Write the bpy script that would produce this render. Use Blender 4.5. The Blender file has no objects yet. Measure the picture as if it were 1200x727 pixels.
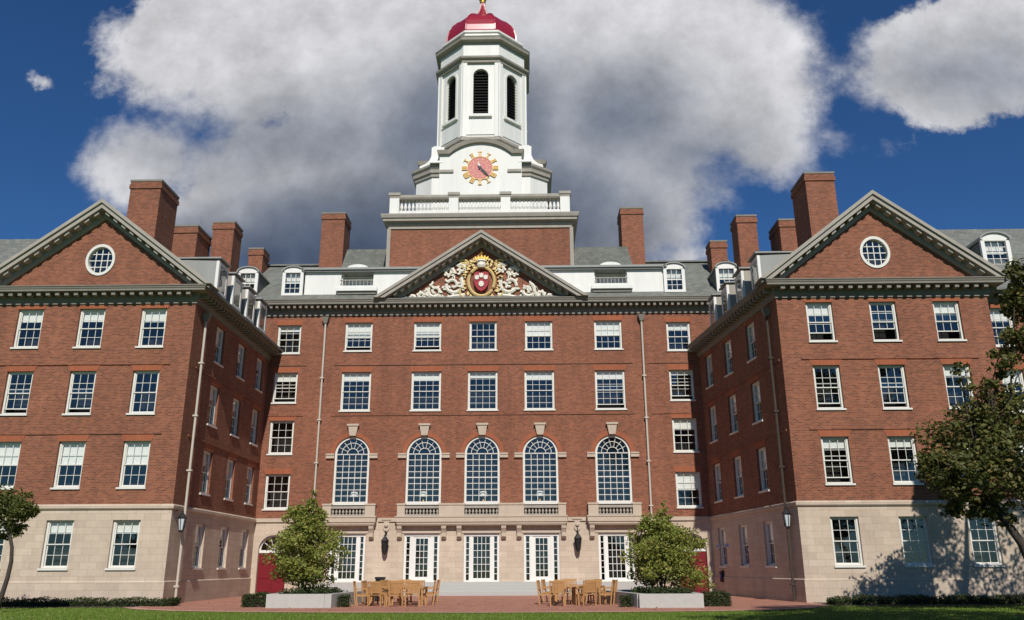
import bpy, math, random
from math import sin, cos, pi, atan2, hypot, sqrt, radians
from mathutils import Matrix, Vector
random.seed(7)
SC = bpy.context.scene
COL = SC.collection
# ------------------------------------------------------------------ camera
cam = bpy.data.cameras.new('camera'); cam.lens = 29.04; cam.sensor_width = 36; cam.clip_end = 3000; cam.clip_start = .1
camo = bpy.data.objects.new('camera', cam); COL.objects.link(camo); SC.camera = camo
camo.matrix_world = Matrix.Translation((2.7017, -50, 1.5254)) @ Matrix.Rotation(.0175, 4, 'Z') @ Matrix.Rotation(pi/2+.3017, 4, 'X') @ Matrix.Rotation(-.0037, 4, 'Z')
# ------------------------------------------------------------------ light
AZ, EL = radians(6.8), radians(41)
SUN = 5.0; SKY = .05; EXPO = -.1
SC.view_settings.view_transform = 'Standard'; SC.view_settings.look = 'None'
SC.view_settings.exposure = EXPO; SC.view_settings.gamma = 1; SC.view_settings.use_curve_mapping = False
sd = Vector((sin(AZ)*cos(EL), -cos(AZ)*cos(EL), sin(EL)))
sl = bpy.data.lights.new('sun', 'SUN'); sl.energy = SUN; sl.angle = radians(.5); sl.color = (1, .955, .88)
so = bpy.data.objects.new('sun', sl); COL.objects.link(so); so.location = sd*120
so.rotation_euler = (-sd).to_track_quat('-Z', 'Y').to_euler()

class NT:
    """small helper to write node trees"""
    def __init__(s, tree): s.t = tree; s.n = tree.nodes; s.l = tree.links
    def new(s, typ, **kw):
        n = s.n.new(typ)
        for k, v in kw.items(): setattr(n, k, v)
        return n
    def put(s, sock, v):
        if isinstance(v, bpy.types.NodeSocket): s.l.new(v, sock)
        elif v is not None: sock.default_value = v
    def math(s, op, a, b=None, c=None, clamp=False):
        n = s.new('ShaderNodeMath', operation=op, use_clamp=clamp)
        s.put(n.inputs[0], a); s.put(n.inputs[1], b) if b is not None else 0
        if c is not None: s.put(n.inputs[2], c)
        return n.outputs[0]
    def mix(s, f, a, b, blend='MIX'):
        n = s.new('ShaderNodeMix', data_type='RGBA', blend_type=blend)
        s.put(n.inputs[0], f)
        for i, v in ((6, a), (7, b)):
            if isinstance(v, tuple) and len(v) == 3: v = v+(1,)
            s.put(n.inputs[i], v)
        return n.outputs[2]
    def ss(s, v, a, b):
        n = s.new('ShaderNodeMapRange', interpolation_type='SMOOTHSTEP')
        s.put(n.inputs[0], v); n.inputs[1].default_value = a; n.inputs[2].default_value = b
        return n.outputs[0]
    def noise(s, vec, scale, detail=4, rough=.55, out=0):
        n = s.new('ShaderNodeTexNoise'); s.put(n.inputs['Vector'], vec)
        n.inputs['Scale'].default_value = scale; n.inputs['Detail'].default_value = detail; n.inputs['Roughness'].default_value = rough
        return n.outputs[out]

# ------------------------------------------------------------------ sky with cumulus clouds, all by direction
world = bpy.data.worlds.new('World'); SC.world = world; world.use_nodes = True
N = NT(world.node_tree); N.n.clear()
skyn = N.new('ShaderNodeTexSky', sky_type='NISHITA', sun_disc=False)
skyn.sun_elevation = EL; skyn.sun_rotation = pi-AZ; skyn.altitude = 50; skyn.air_density = 1.0; skyn.dust_density = .05; skyn.ozone_density = 3.0
tc = N.new('ShaderNodeTexCoord'); sx = N.new('ShaderNodeSeparateXYZ'); N.l.new(tc.outputs['Generated'], sx.inputs[0])
dy = N.math('MAXIMUM', sx.outputs[1], .04)
gx = N.math('DIVIDE', sx.outputs[0], dy); gz = N.math('DIVIDE', sx.outputs[2], dy)
front = N.ss(sx.outputs[1], .05, .3)
cv = N.new('ShaderNodeCombineXYZ'); N.l.new(gx, cv.inputs[0]); N.l.new(gz, cv.inputs[1]); cv.inputs[2].default_value = .37
G = cv.outputs[0]
def blobfield(L):
    tot = None
    for (x, z, a, b) in L:
        dx = N.math('DIVIDE', N.math('SUBTRACT', gx, x), a); dz = N.math('DIVIDE', N.math('SUBTRACT', gz, z), b)
        r = N.math('SQRT', N.math('ADD', N.math('MULTIPLY', dx, dx), N.math('MULTIPLY', dz, dz)))
        v = N.math('SUBTRACT', 1.0, r)
        v = N.math('MULTIPLY', v, min(a, b)/.12) if min(a, b) < .12 else v
        v = N.math('MAXIMUM', v, -1.0)
        tot = v if tot is None else N.math('SMOOTH_MAX', tot, v, .18)
    return tot
CL = [(-0.33, 0.715, 0.265, 0.17), (-0.064, 0.693, 0.394, 0.248), (0.245, 0.674, 0.177, 0.183), (-0.52, 0.526, 0.099, 0.076), (-0.245, 0.491, 0.274, 0.133), (0.074, 0.506, 0.215, 0.145), (0.318, 0.566, 0.08, 0.089), (-0.128, 0.386, 0.309, 0.081), (0.575, 0.655, 0.14, 0.1), (0.70, 0.71, 0.15, 0.1), (0.52, 0.64, 0.06, 0.03), (0.478, 0.65, 0.052, 0.024), (-0.672, 0.652, 0.03, 0.015), (0.16, 0.44, 0.1, 0.07), (0.512, 0.54, 0.03, 0.014), (0.404, 0.552, 0.03, 0.012), (0.2, 0.383, 0.045, 0.022)]
DK = [(-0.196, 0.416, 0.2, 0.1), (0.028, 0.463, 0.124, 0.096), (-0.331, 0.556, 0.152, 0.051), (-0.063, 0.572, 0.162, 0.114), (0.123, 0.582, 0.116, 0.077), (0.594, 0.642, 0.093, 0.04), (-0.351, 0.388, 0.134, 0.059), (0.235, 0.529, 0.091, 0.038)]
n1 = N.noise(G, 5.0, 9, .6); n2 = N.noise(G, 17.0, 8, .62); n3 = N.noise(G, 3.2, 6, .6)
fld = N.math('ADD', blobfield(CL), N.math('ADD', N.math('MULTIPLY', N.math('SUBTRACT', n1, .5), .75), N.math('MULTIPLY', N.math('SUBTRACT', n2, .5), .62)))
n5 = N.noise(G, 2.3, 3, .5)
edge = N.math('MULTIPLY', N.ss(n5, .42, .62), .3)
mask = N.math('MULTIPLY', N.ss(N.math('DIVIDE', N.math('ADD', fld, N.math('MULTIPLY', edge, .25)), N.math('ADD', .13, edge)), -.1, 1.0), front)
dkf = N.math('ADD', blobfield(DK), N.math('MULTIPLY', N.math('SUBTRACT', n3, .5), 1.5))
dk = N.ss(dkf, -.75, .75)
low = N.math('SUBTRACT', 1, N.ss(gz, .36, .52))
c1 = N.mix(dk, (.70, .70, .73), (.185, .215, .28))
c2 = N.mix(N.math('MULTIPLY', low, N.math('MULTIPLY', dk, .95)), c1, (.055, .085, .15))
n4 = N.noise(G, 9.0, 8, .66)
bil = N.math('ADD', .28, N.math('ADD', N.math('MULTIPLY', n2, .55), N.math('MULTIPLY', n4, .85)))
c3 = N.new('ShaderNodeVectorMath', operation='SCALE'); N.l.new(c2, c3.inputs[0]); N.l.new(bil, c3.inputs['Scale'])
SKYTINT = (.52, .98, 1.50)
skc = N.new('ShaderNodeVectorMath', operation='SCALE'); skt = N.mix(1.0, skyn.outputs[0], SKYTINT, 'MULTIPLY')
N.l.new(skt, skc.inputs[0]); skc.inputs['Scale'].default_value = 1.0
cl10 = N.new('ShaderNodeVectorMath', operation='SCALE'); N.l.new(c3.outputs[0], cl10.inputs[0]); cl10.inputs['Scale'].default_value = 1/SKY
fin = N.mix(mask, skc.outputs[0], cl10.outputs[0])
bg = N.new('ShaderNodeBackground'); N.l.new(fin, bg.inputs[0]); bg.inputs[1].default_value = SKY
wo = N.new('ShaderNodeOutputWorld'); N.l.new(bg.outputs[0], wo.inputs[0])

# ------------------------------------------------------------------ materials
def mat(name):
    m = bpy.data.materials.new(name); m.use_nodes = True
    t = NT(m.node_tree); b = t.n['Principled BSDF']
    return m, t, b
def wallco(t):
    """metres along the wall and up, whichever way the wall faces"""
    g = t.new('ShaderNodeNewGeometry'); p = t.new('ShaderNodeSeparateXYZ'); t.l.new(g.outputs['Position'], p.inputs[0])
    n = t.new('ShaderNodeSeparateXYZ'); t.l.new(g.outputs['True Normal'], n.inputs[0])
    f = t.math('GREATER_THAN', t.math('ABSOLUTE', n.outputs[0]), .6)
    h = t.math('ADD', t.math('MULTIPLY', p.outputs[0], t.math('SUBTRACT', 1, f)), t.math('MULTIPLY', p.outputs[1], f))
    c = t.new('ShaderNodeCombineXYZ'); t.l.new(h, c.inputs[0]); t.l.new(p.outputs[2], c.inputs[1])
    return c.outputs[0], g.outputs['Position']
def brickmat(name, c1, c2, mort, bw=.215, bh=.075, ms=.012, big=.35, seed=0., rough=.85, bump=.25):
    m, t, b = mat(name); v, pos = wallco(t)
    k = t.new('ShaderNodeTexBrick'); t.l.new(v, k.inputs['Vector'])
    k.inputs['Scale'].default_value = 1; k.inputs['Brick Width'].default_value = bw; k.inputs['Row Height'].default_value = bh
    k.inputs['Mortar Size'].default_value = ms; k.inputs['Mortar Smooth'].default_value = .3; k.inputs['Bias'].default_value = 0
    k.inputs['Color1'].default_value = c1+(1,); k.inputs['Color2'].default_value = c2+(1,); k.inputs['Mortar'].default_value = mort+(1,)
    n = t.noise(pos, .45, 5, .6); n2 = t.noise(pos, 6.5, 4, .7)
    st = t.new('ShaderNodeMapping'); t.l.new(pos, st.inputs[0]); st.inputs['Scale'].default_value = (1.3, 1.3, .12)
    n3 = t.noise(st.outputs[0], 1.2, 4, .6)
    f = t.math('ADD', t.math('ADD', t.math('MULTIPLY', n, big), t.math('MULTIPLY', n2, big*.9)), t.math('MULTIPLY', n3, big*1.1))
    f = t.math('ADD', f, 1-big*1.5)
    s = t.new('ShaderNodeVectorMath', operation='SCALE'); t.l.new(k.outputs[0], s.inputs[0]); t.l.new(f, s.inputs['Scale'])
    t.l.new(s.outputs[0], b.inputs['Base Color']); b.inputs['Roughness'].default_value = rough
    b.inputs['Specular IOR Level'].default_value = .25
    bp = t.new('ShaderNodeBump'); bp.inputs['Strength'].default_value = bump; bp.inputs['Distance'].default_value = .01
    t.l.new(t.math('ADD', t.math('SUBTRACT', 1, k.outputs[1]), t.math('MULTIPLY', n2, .5)), bp.inputs['Height']); t.l.new(bp.outputs[0], b.inputs['Normal'])
    return m
def plain(name, col, rough=.6, var=.25, scale=3., spec=.3, metal=0., bump=0., streak=False, col2=None):
    m, t, b = mat(name); g = t.new('ShaderNodeNewGeometry')
    vec = g.outputs['Position']
    if streak:
        st = t.new('ShaderNodeMapping'); t.l.new(vec, st.inputs[0]); st.inputs['Scale'].default_value = (1, 1, .15); vec = st.outputs[0]
    n = t.noise(vec, scale, 6, .62); 
    if col2:
        c = t.mix(t.ss(n, .35, .65), col, col2); t.l.new(c, b.inputs['Base Color'])
    else:
        f = t.math('ADD', 1-var*.5, t.math('MULTIPLY', n, var))
        s = t.new('ShaderNodeVectorMath', operation='SCALE'); s.inputs[0].default_value = col; t.l.new(f, s.inputs['Scale'])
        t.l.new(s.outputs[0], b.inputs['Base Color'])
    b.inputs['Roughness'].default_value = rough; b.inputs['Specular IOR Level'].default_value = spec; b.inputs['Metallic'].default_value = metal
    if bump:
        bp = t.new('ShaderNodeBump'); bp.inputs['Strength'].default_value = bump; bp.inputs['Distance'].default_value = .02
        t.l.new(n, bp.inputs['Height']); t.l.new(bp.outputs[0], b.inputs['Normal'])
    return m
def leafmat(name, c1, c2, c3=None, rough=.55, trans=.25):
    m, t, b = mat(name); g = t.new('ShaderNodeNewGeometry'); r = g.outputs['Random Per Island']
    c = t.mix(r, c1, c2)
    if c3: c = t.mix(t.ss(r, .86, .9), c, c3)
    t.l.new(c, b.inputs['Base Color']); b.inputs['Roughness'].default_value = rough; b.inputs['Specular IOR Level'].default_value = .3
    tr = t.new('ShaderNodeBsdfTranslucent'); t.l.new(c, tr.inputs[0])
    mx = t.new('ShaderNodeMixShader'); mx.inputs[0].default_value = trans
    t.l.new(b.outputs[0], mx.inputs[1]); t.l.new(tr.outputs[0], mx.inputs[2]); t.l.new(mx.outputs[0], t.n['Material Output'].inputs[0])
    return m
M = {}
M['brick'] = brickmat('brick', (.15, .042, .024), (.285, .088, .045), (.225, .14, .092), big=.5)
M['lintel'] = brickmat('lintel_brick', (.29, .075, .03), (.33, .09, .036), (.28, .13, .08), bw=.07, bh=.3)
M['stone'] = brickmat('pale_stone', (.455, .365, .28), (.53, .43, .335), (.40, .315, .24), bw=.75, bh=.3, ms=.011, big=.3, rough=.8, bump=.12)
M['trim'] = plain('weathered_trim', (.33, .30, .255), .75, .5, 2.5, bump=.2, streak=True)
M['darktrim'] = plain('grey_trim', (.20, .185, .155), .75, .45, 2.5, bump=.15, streak=True)
M['carved'] = plain('carved_stone', (.47, .39, .305), .8, .35, 4., bump=.25)
M['white'] = plain('white_paint', (.70, .69, .65), .55, .36, 1.6, streak=True, bump=.05)
M['frame'] = plain('window_paint', (.66, .645, .59), .5, .2, 3.0)
M['blind'] = plain('blind_cloth', (.86, .85, .80), .8, .12, 5.0)
M['slate'] = brickmat('slate', (.13, .137, .122), (.19, .195, .17), (.09, .095, .085), bw=.3, bh=.16, ms=.01, big=.4, rough=.7)
M['lead'] = plain('lead_sheet', (.27, .275, .26), .6, .35, 2.0, streak=True)
M['red'] = plain('red_enamel', (.29, .016, .028), .24, .4, 2.5, spec=.8, bump=.04)
M['redpaint'] = plain('red_door_paint', (.16, .008, .014), .5, .25, 3.0)
M['gilt'] = plain('gilt_carving', (.60, .45, .19), .5, .4, 7.0, metal=.15)
M['teak'] = plain('teak_wood', (.42, .225, .088), .6, .4, 5.0, streak=True)
M['gold'] = plain('gold_leaf', (.62, .39, .08), .38, .3, 7.0, metal=.55)
M['pinkdial'] = plain('dial_paint', (.56, .20, .20), .6, .4, 6.0)
M['goldpaint'] = plain('gold_paint', (.72, .47, .17), .5, .2, 6.0)
M['cream'] = plain('cream_paint', (.70, .66, .56), .6, .2, 5.0)
M['crimson'] = plain('crimson_paint', (.30, .015, .025), .5, .2, 6.0)
M['black'] = plain('black_iron', (.018, .018, .019), .45, .3, 8.0)
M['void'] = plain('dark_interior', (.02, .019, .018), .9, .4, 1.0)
M['louvre'] = plain('louvre_paint', (.012, .012, .012), .7, .3, 4.0)
M['granite'] = plain('grey_granite', (.40, .395, .375), .75, .3, 14., bump=.1)
M['concrete'] = plain('pale_concrete', (.42, .41, .375), .8, .3, 6., bump=.15)
M['soil'] = plain('soil', (.05, .036, .025), .95, .5, 5., bump=.5)
M['pipe'] = plain('pipe_paint', (.50, .45, .38), .5, .2, 3., streak=True)
M['lampglass'] = plain('lamp_glass', (.55, .60, .62), .15, .1, 4., spec=.6)
M['bluesign'] = plain('blue_enamel', (.02, .12, .55), .35, .1, 4.)
M['bark'] = plain('bark', (.11, .083, .06), .9, .6, 9., bump=.6, streak=True)
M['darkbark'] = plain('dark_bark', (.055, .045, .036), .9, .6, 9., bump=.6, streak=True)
M['shade'] = plain('lamp_shade', (.8, .78, .72), .7, .05, 3.)
m, t, b = mat('window_glass')
gl = t.new('ShaderNodeBsdfGlossy'); gl.inputs['Roughness'].default_value = .03; gl.inputs[0].default_value = (.96, .92, .86, 1)
trn = t.new('ShaderNodeBsdfTransparent'); trn.inputs[0].default_value = (.90, .92, .91, 1)
fr = t.new('ShaderNodeLayerWeight'); fr.inputs[0].default_value = .5
g = t.new('ShaderNodeNewGeometry'); nz = t.noise(g.outputs['Position'], 1.8, 3, .5)
bp = t.new('ShaderNodeBump'); bp.inputs['Strength'].default_value = .12; bp.inputs['Distance'].default_value = .03
t.l.new(nz, bp.inputs['Height']); t.l.new(bp.outputs[0], gl.inputs['Normal'])
mx = t.new('ShaderNodeMixShader'); t.l.new(t.math('ADD', t.math('MULTIPLY', t.math('POWER', fr.outputs[1], 4.0), .7), .12), mx.inputs[0])
t.l.new(trn.outputs[0], mx.inputs[1]); t.l.new(gl.outputs[0], mx.inputs[2]); t.l.new(mx.outputs[0], t.n['Material Output'].inputs[0])
M['glass'] = m
M['edging'] = plain('edging_brick', (.47, .27, .20), .85, .4, 5.)
M['leaf'] = leafmat('olive_leaves', (.15, .185, .034), (.28, .295, .06), (.34, .29, .07))
M['darkleaf'] = leafmat('dark_leaves', (.06, .07, .017), (.145, .145, .034), (.17, .13, .04), trans=.22)
M['midleaf'] = leafmat('green_leaves', (.06, .08, .018), (.14, .145, .034))
M['hedgeleaf'] = leafmat('hedge_leaves', (.022, .036, .012), (.06, .078, .022), trans=.15)
M['tan'] = leafmat('tan_leaves', (.40, .235, .085), (.60, .37, .15), (.23, .13, .045), trans=.2)
M['grass'] = leafmat('grass_blades', (.12, .20, .022), (.18, .26, .04), (.26, .26, .08), trans=.25)
m, t, b = mat('lawn'); g = t.new('ShaderNodeNewGeometry')
n1_ = t.noise(g.outputs['Position'], .8, 6, .6); n2_ = t.noise(g.outputs['Position'], 14, 5, .7)
c = t.mix(t.ss(n1_, .3, .7), (.10, .17, .02), (.15, .21, .032)); c = t.mix(t.math('MULTIPLY', n2_, .5), c, (.06, .10, .016))
t.l.new(c, b.inputs['Base Color']); b.inputs['Roughness'].default_value = .9; b.inputs['Specular IOR Level'].default_value = .1
bp = t.new('ShaderNodeBump'); bp.inputs['Strength'].default_value = .8; bp.inputs['Distance'].default_value = .05
t.l.new(n2_, bp.inputs['Height']); t.l.new(bp.outputs[0], b.inputs['Normal']); M['lawn'] = m
m, t, b = mat('brick_paving'); g = t.new('ShaderNodeNewGeometry'); k = t.new('ShaderNodeTexBrick'); t.l.new(g.outputs['Position'], k.inputs['Vector'])
for q, v in (('Scale', 1), ('Brick Width', .4), ('Row Height', .2), ('Mortar Size', .012)): k.inputs[q].default_value = v
k.inputs['Color1'].default_value = (.30, .115, .075, 1); k.inputs['Color2'].default_value = (.40, .175, .115, 1); k.inputs['Mortar'].default_value = (.30, .20, .15, 1)
n = t.noise(g.outputs['Position'], .9, 6, .65); s = t.new('ShaderNodeVectorMath', operation='SCALE'); t.l.new(k.outputs[0], s.inputs[0]); t.l.new(t.math('ADD', .72, t.math('MULTIPLY', n, .56)), s.inputs['Scale'])
t.l.new(s.outputs[0], b.inputs['Base Color']); b.inputs['Roughness'].default_value = .85; M['paving'] = m

# ------------------------------------------------------------------ mesh helpers
class MB:
    def __init__(s): s.v = []; s.f = []; s.m = []; s.cur = 0; s.T = None
    def pt(s, p):
        p = Vector(p)
        if s.T is not None: p = s.T @ p
        s.v.append(p); return len(s.v)-1
    def face(s, pts):
        s.f.append([s.pt(p) for p in pts]); s.m.append(s.cur)
    def fi(s, idx): s.f.append(list(idx)); s.m.append(s.cur)
    def box(s, x0, x1, y0, y1, z0, z1):
        b = [s.pt(p) for p in ((x0,y0,z0),(x1,y0,z0),(x1,y1,z0),(x0,y1,z0),(x0,y0,z1),(x1,y0,z1),(x1,y1,z1),(x0,y1,z1))]
        for q in ((0,3,2,1),(4,5,6,7),(0,1,5,4),(1,2,6,5),(2,3,7,6),(3,0,4,7)): s.fi([b[i] for i in q])
    def hexa(s, b, t_):
        """two quads of four points each, joined"""
        B = [s.pt(p) for p in b]; T = [s.pt(p) for p in t_]
        s.fi(B[::-1]); s.fi(T)
        for i in range(4): j = (i+1) % 4; s.fi([B[i], B[j], T[j], T[i]])
    def prism(s, poly, y0, y1):
        """polygon in x,z drawn counter-clockwise seen from -Y, extruded from y0 to y1"""
        n = len(poly); A = [s.pt((x, y0, z)) for x, z in poly]; B = [s.pt((x, y1, z)) for x, z in poly]
        s.fi(A); s.fi(B[::-1])
        for i in range(n): j = (i+1) % n; s.fi([A[j], A[i], B[i], B[j]])
    def prismx(s, poly, x0, x1):
        n = len(poly); A = [s.pt((x0, y, z)) for y, z in poly]; B = [s.pt((x1, y, z)) for y, z in poly]
        s.fi(A); s.fi(B[::-1])
        for i in range(n): j = (i+1) % n; s.fi([A[j], A[i], B[i], B[j]])
    def lathe(s, prof, c=(0,0,0), n=16, a0=0., cap=True):
        R = []
        for r, z in prof: R.append([s.pt((c[0]+r*cos(a0+2*pi*i/n), c[1]+r*sin(a0+2*pi*i/n), c[2]+z)) for i in range(n)])
        for k in range(len(R)-1):
            for i in range(n): j = (i+1) % n; s.fi([R[k][i], R[k][j], R[k+1][j], R[k+1][i]])
        if cap: s.fi(R[0][::-1]); s.fi(R[-1])
    def tube(s, pts, rad, n=8):
        pts = [Vector(p) for p in pts]; R = []
        rad = rad if isinstance(rad, (list, tuple)) else [rad]*len(pts)
        for i, p in enumerate(pts):
            d = (pts[min(i+1, len(pts)-1)]-pts[max(i-1, 0)]).normalized()
            a = Vector((0,0,1)) if abs(d.z) < .9 else Vector((1,0,0))
            u = d.cross(a).normalized(); w = d.cross(u)
            R.append([s.pt(p+(u*cos(2*pi*k/n)+w*sin(2*pi*k/n))*rad[i]) for k in range(n)])
        for k in range(len(R)-1):
            for i in range(n): j = (i+1) % n; s.fi([R[k][i], R[k+1][i], R[k+1][j], R[k][j]])
        s.fi(R[0]); s.fi(R[-1][::-1])
    def sweep(s, path, prof, close_ends=True):
        """moulding: profile (outwards, z) carried along a plan polyline; outwards is to the right of travel"""
        P = [Vector((x, y)) for x, y in path]; n = len(P); rings = []
        for i in range(n):
            d0 = (P[i]-P[i-1]).normalized() if i else None; d1 = (P[i+1]-P[i]).normalized() if i < n-1 else None
            n0 = Vector((d0.y, -d0.x)) if d0 else None; n1 = Vector((d1.y, -d1.x)) if d1 else None
            if n0 is None: m = n1
            elif n1 is None: m = n0
            else: m = (n0+n1); m = m/(m.dot(n0))
            rings.append([s.pt((P[i].x+m.x*o, P[i].y+m.y*o, z)) for o, z in prof])
        k = len(prof)
        for i in range(n-1):
            for j in range(k): q = (j+1) % k; s.fi([rings[i][j], rings[i][q], rings[i+1][q], rings[i+1][j]])
        if close_ends: s.fi(rings[0]); s.fi(rings[-1][::-1])
    def blocks(s, path, sp, w, o0, o1, z0, z1):
        """modillions along a plan polyline"""
        old = s.T
        for (x0, y0), (x1, y1) in zip(path[:-1], path[1:]):
            L = hypot(x1-x0, y1-y0); k = max(1, int(L/sp)); a = atan2(y1-y0, x1-x0)
            for i in range(k):
                u = (i+.5)*L/k
                s.T = Matrix.Translation((x0, y0, 0)) @ Matrix.Rotation(a, 4, 'Z')
                s.box(u-w/2, u+w/2, -o1, -o0, z0, z1)
        s.T = old
    def build(s, name, mats, parent=None, smooth=False):
        me = s.mesh(name, mats, smooth)
        return link(name, me, parent)
    def mesh(s, name, mats, smooth=False):
        me = bpy.data.meshes.new(name); me.from_pydata([tuple(p) for p in s.v], [], s.f)
        for x in (mats if isinstance(mats, (list, tuple)) else [mats]): me.materials.append(M[x] if isinstance(x, str) else x)
        me.polygons.foreach_set('material_index', s.m)
        if smooth: me.polygons.foreach_set('use_smooth', [True]*len(s.f))
        me.update(); return me
def link(name, data, parent=None, mtx=None):
    o = bpy.data.objects.new(name, data); COL.objects.link(o)
    if parent is not None: o.parent = parent
    if mtx is not None: o.matrix_local = mtx
    return o
def tag(o, label=None, cat=None, group=None, kind=None):
    if label: o['label'] = label
    if cat: o['category'] = cat
    if group: o['group'] = group
    if kind: o['kind'] = kind
    return o
def thing(name, label, cat, loc=(0,0,0), group=None, rz=0):
    o = link(name, None); o.location = loc; o.rotation_euler = (0, 0, rz); o.empty_display_size = .2
    return tag(o, label, cat, group)
def copy_tree(o, parent=None):
    c = o.copy(); COL.objects.link(c); c.parent = parent
    for ch in [q for q in bpy.data.objects if q.parent == o]: copy_tree(ch, c)
    return c

def wall(mb, T, L, z0, z1, holes, d=.3):
    """wall face in local x,z at y=0 (y into the wall) with openings (u0,u1,za,zb,arched) and their reveals"""
    mb.T = T
    H = [h for h in holes if h[3] > z0+1e-6 and h[2] < z1-1e-6]
    us = sorted(set([0, L]+[c for h in H for c in (h[0], h[1])])); zs = sorted(set([z0, z1]+[min(max(c, z0), z1) for h in H for c in (h[2], h[3])]))
    for a, b in zip(us[:-1], us[1:]):
        for c, e in zip(zs[:-1], zs[1:]):
            if b-a < 1e-5 or e-c < 1e-5: continue
            um, zm = (a+b)/2, (c+e)/2
            if any(h[0] < um < h[1] and h[2] < zm < h[3] for h in H): continue
            mb.face([(a,0,c),(b,0,c),(b,0,e),(a,0,e)])
    for h in H:
        a, b, c, e = h[:4]; c = max(c, z0); e = min(e, z1)
        if len(h) > 4 and h[4]:
            r = (b-a)/2; uc = (a+b)/2; zc = h[3]-r; n = 24
            arc = [(uc+r*cos(pi*i/n), zc+r*sin(pi*i/n)) for i in range(n+1)]
            for i in range(n):
                (xa, za), (xb, zb) = arc[i], arc[i+1]
                cx = b if i < n/2 else a
                mb.face([(cx,0,e),(xb,0,zb),(xa,0,za)])
                mb.face([(xa,0,za),(xb,0,zb),(xb,d,zb),(xa,d,za)])
            mb.face([(a,0,e),(uc,0,e),(uc,0,zc+r)]); mb.face([(uc,0,e),(b,0,e),(uc,0,zc+r)])
            top = zc
        else:
            top = e
            if h[3] <= z1: mb.face([(a,0,e),(b,0,e),(b,d,e),(a,d,e)])
        mb.face([(a,0,c),(a,0,top),(a,d,top),(a,d,c)]); mb.face([(b,0,top),(b,0,c),(b,d,c),(b,d,top)])
        if h[2] >= z0: mb.face([(b,0,c),(a,0,c),(a,d,c),(b,d,c)])
    mb.T = None

# ------------------------------------------------------------------ the hall
hall = thing('brick_hall', 'large red brick college hall with two gabled wings and a white clock tower', 'building', (0, 0, 0))
WY = -11.89
FR = Matrix.Identity(4)
def place(x, y, z, a=0.): return Matrix.Translation((x, y, z)) @ Matrix.Rotation(a, 4, 'Z')
WM = {}
def win_mesh(w, h, cols, rows, blind, lint, opened, casing=.09):
    key = (round(w, 2), round(h, 2), cols, rows, round(blind, 2), lint, opened)
    if key in WM: return WM[key]
    f = MB(); y0 = .11; y1 = .27; c = casing; e = .004
    f.box(-w/2+e, -w/2+c, y0, y1, e, h-e); f.box(w/2-c, w/2-e, y0, y1, e, h-e); f.box(-w/2+c, w/2-c, y0, y1, h-c*.95, h-e)
    f.box(-w/2-.05, w/2+.05, -.07, .105, -.085, -.003) ; f.box(-w/2+c, w/2-c, y0-.03, y1, e, c*.75)
    fm = f.mesh('window', 'frame')
    s = MB(); wi = w-2*c; x0 = -wi/2; zb = c*.75; zt = h-c*.95; hh = zt-zb; zm = zb+hh*.5; st = .042; mt = .021
    def sash(za, zc, yy, rr):
        s.box(x0, x0+st, yy, yy+.04, za, zc); s.box(-x0-st, -x0, yy, yy+.04, za, zc)
        s.box(x0+st, -x0-st, yy, yy+.04, za, za+st*1.1); s.box(x0+st, -x0-st, yy, yy+.04, zc-st, zc)
        for i in range(1, cols): x = x0+wi*i/cols; s.box(x-mt/2, x+mt/2, yy+.004, yy+.032, za+st*1.1, zc-st)
        for i in range(1, rr):
            z = za+(zc-za)*i/rr
            for j in range(cols): s.box(x0+wi*j/cols+(mt/2 if j else st), x0+wi*(j+1)/cols-(mt/2 if j < cols-1 else st), yy+.004, yy+.032, z-mt/2, z+mt/2)
    lift = hh*opened
    sash(zm-.02, zt, .15, rows//2); sash(zb+lift, zm+.03+lift, .198, rows-rows//2)
    sm = s.mesh('sash', 'frame')
    p = MB(); p.face([(x0,.172,zm),(-x0,.172,zm),(-x0,.172,zt),(x0,.172,zt)]); p.face([(x0,.22,zb+lift),(-x0,.22,zb+lift),(-x0,.22,zm+lift),(x0,.22,zm+lift)])
    pm = p.mesh('pane', 'glass')
    bm_ = None
    if blind > 0:
        k = MB(); k.box(x0-.03, -x0+.03, .262, .268, zt-hh*blind, zt+.02); k.box(x0-.03, -x0+.03, .255, .275, zt-hh*blind-.03, zt-hh*blind); bm_ = k.mesh('blind', 'blind')
    lm = None
    if lint:
        k = MB(); k.prism([(-w/2-.03, h+.004), (w/2+.03, h+.004), (w/2+.15, h+.33), (-w/2-.15, h+.33)], -.018, .02); lm = k.mesh('lintel', 'lintel')
    WM[key] = (fm, sm, pm, bm_, lm); return WM[key]
def put_window(T, w, h, cols, rows, blind=0., lint=True, opened=0., name='window'):
    fm, sm, pm, bm_, lm = win_mesh(w, h, cols, rows, blind, lint, opened)
    o = link(name, fm, hall, T)
    link('sash', sm, o); link('pane', pm, o)
    if bm_: link('blind', bm_, o)
    if lm: link('lintel', lm, o)
    return o

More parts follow.
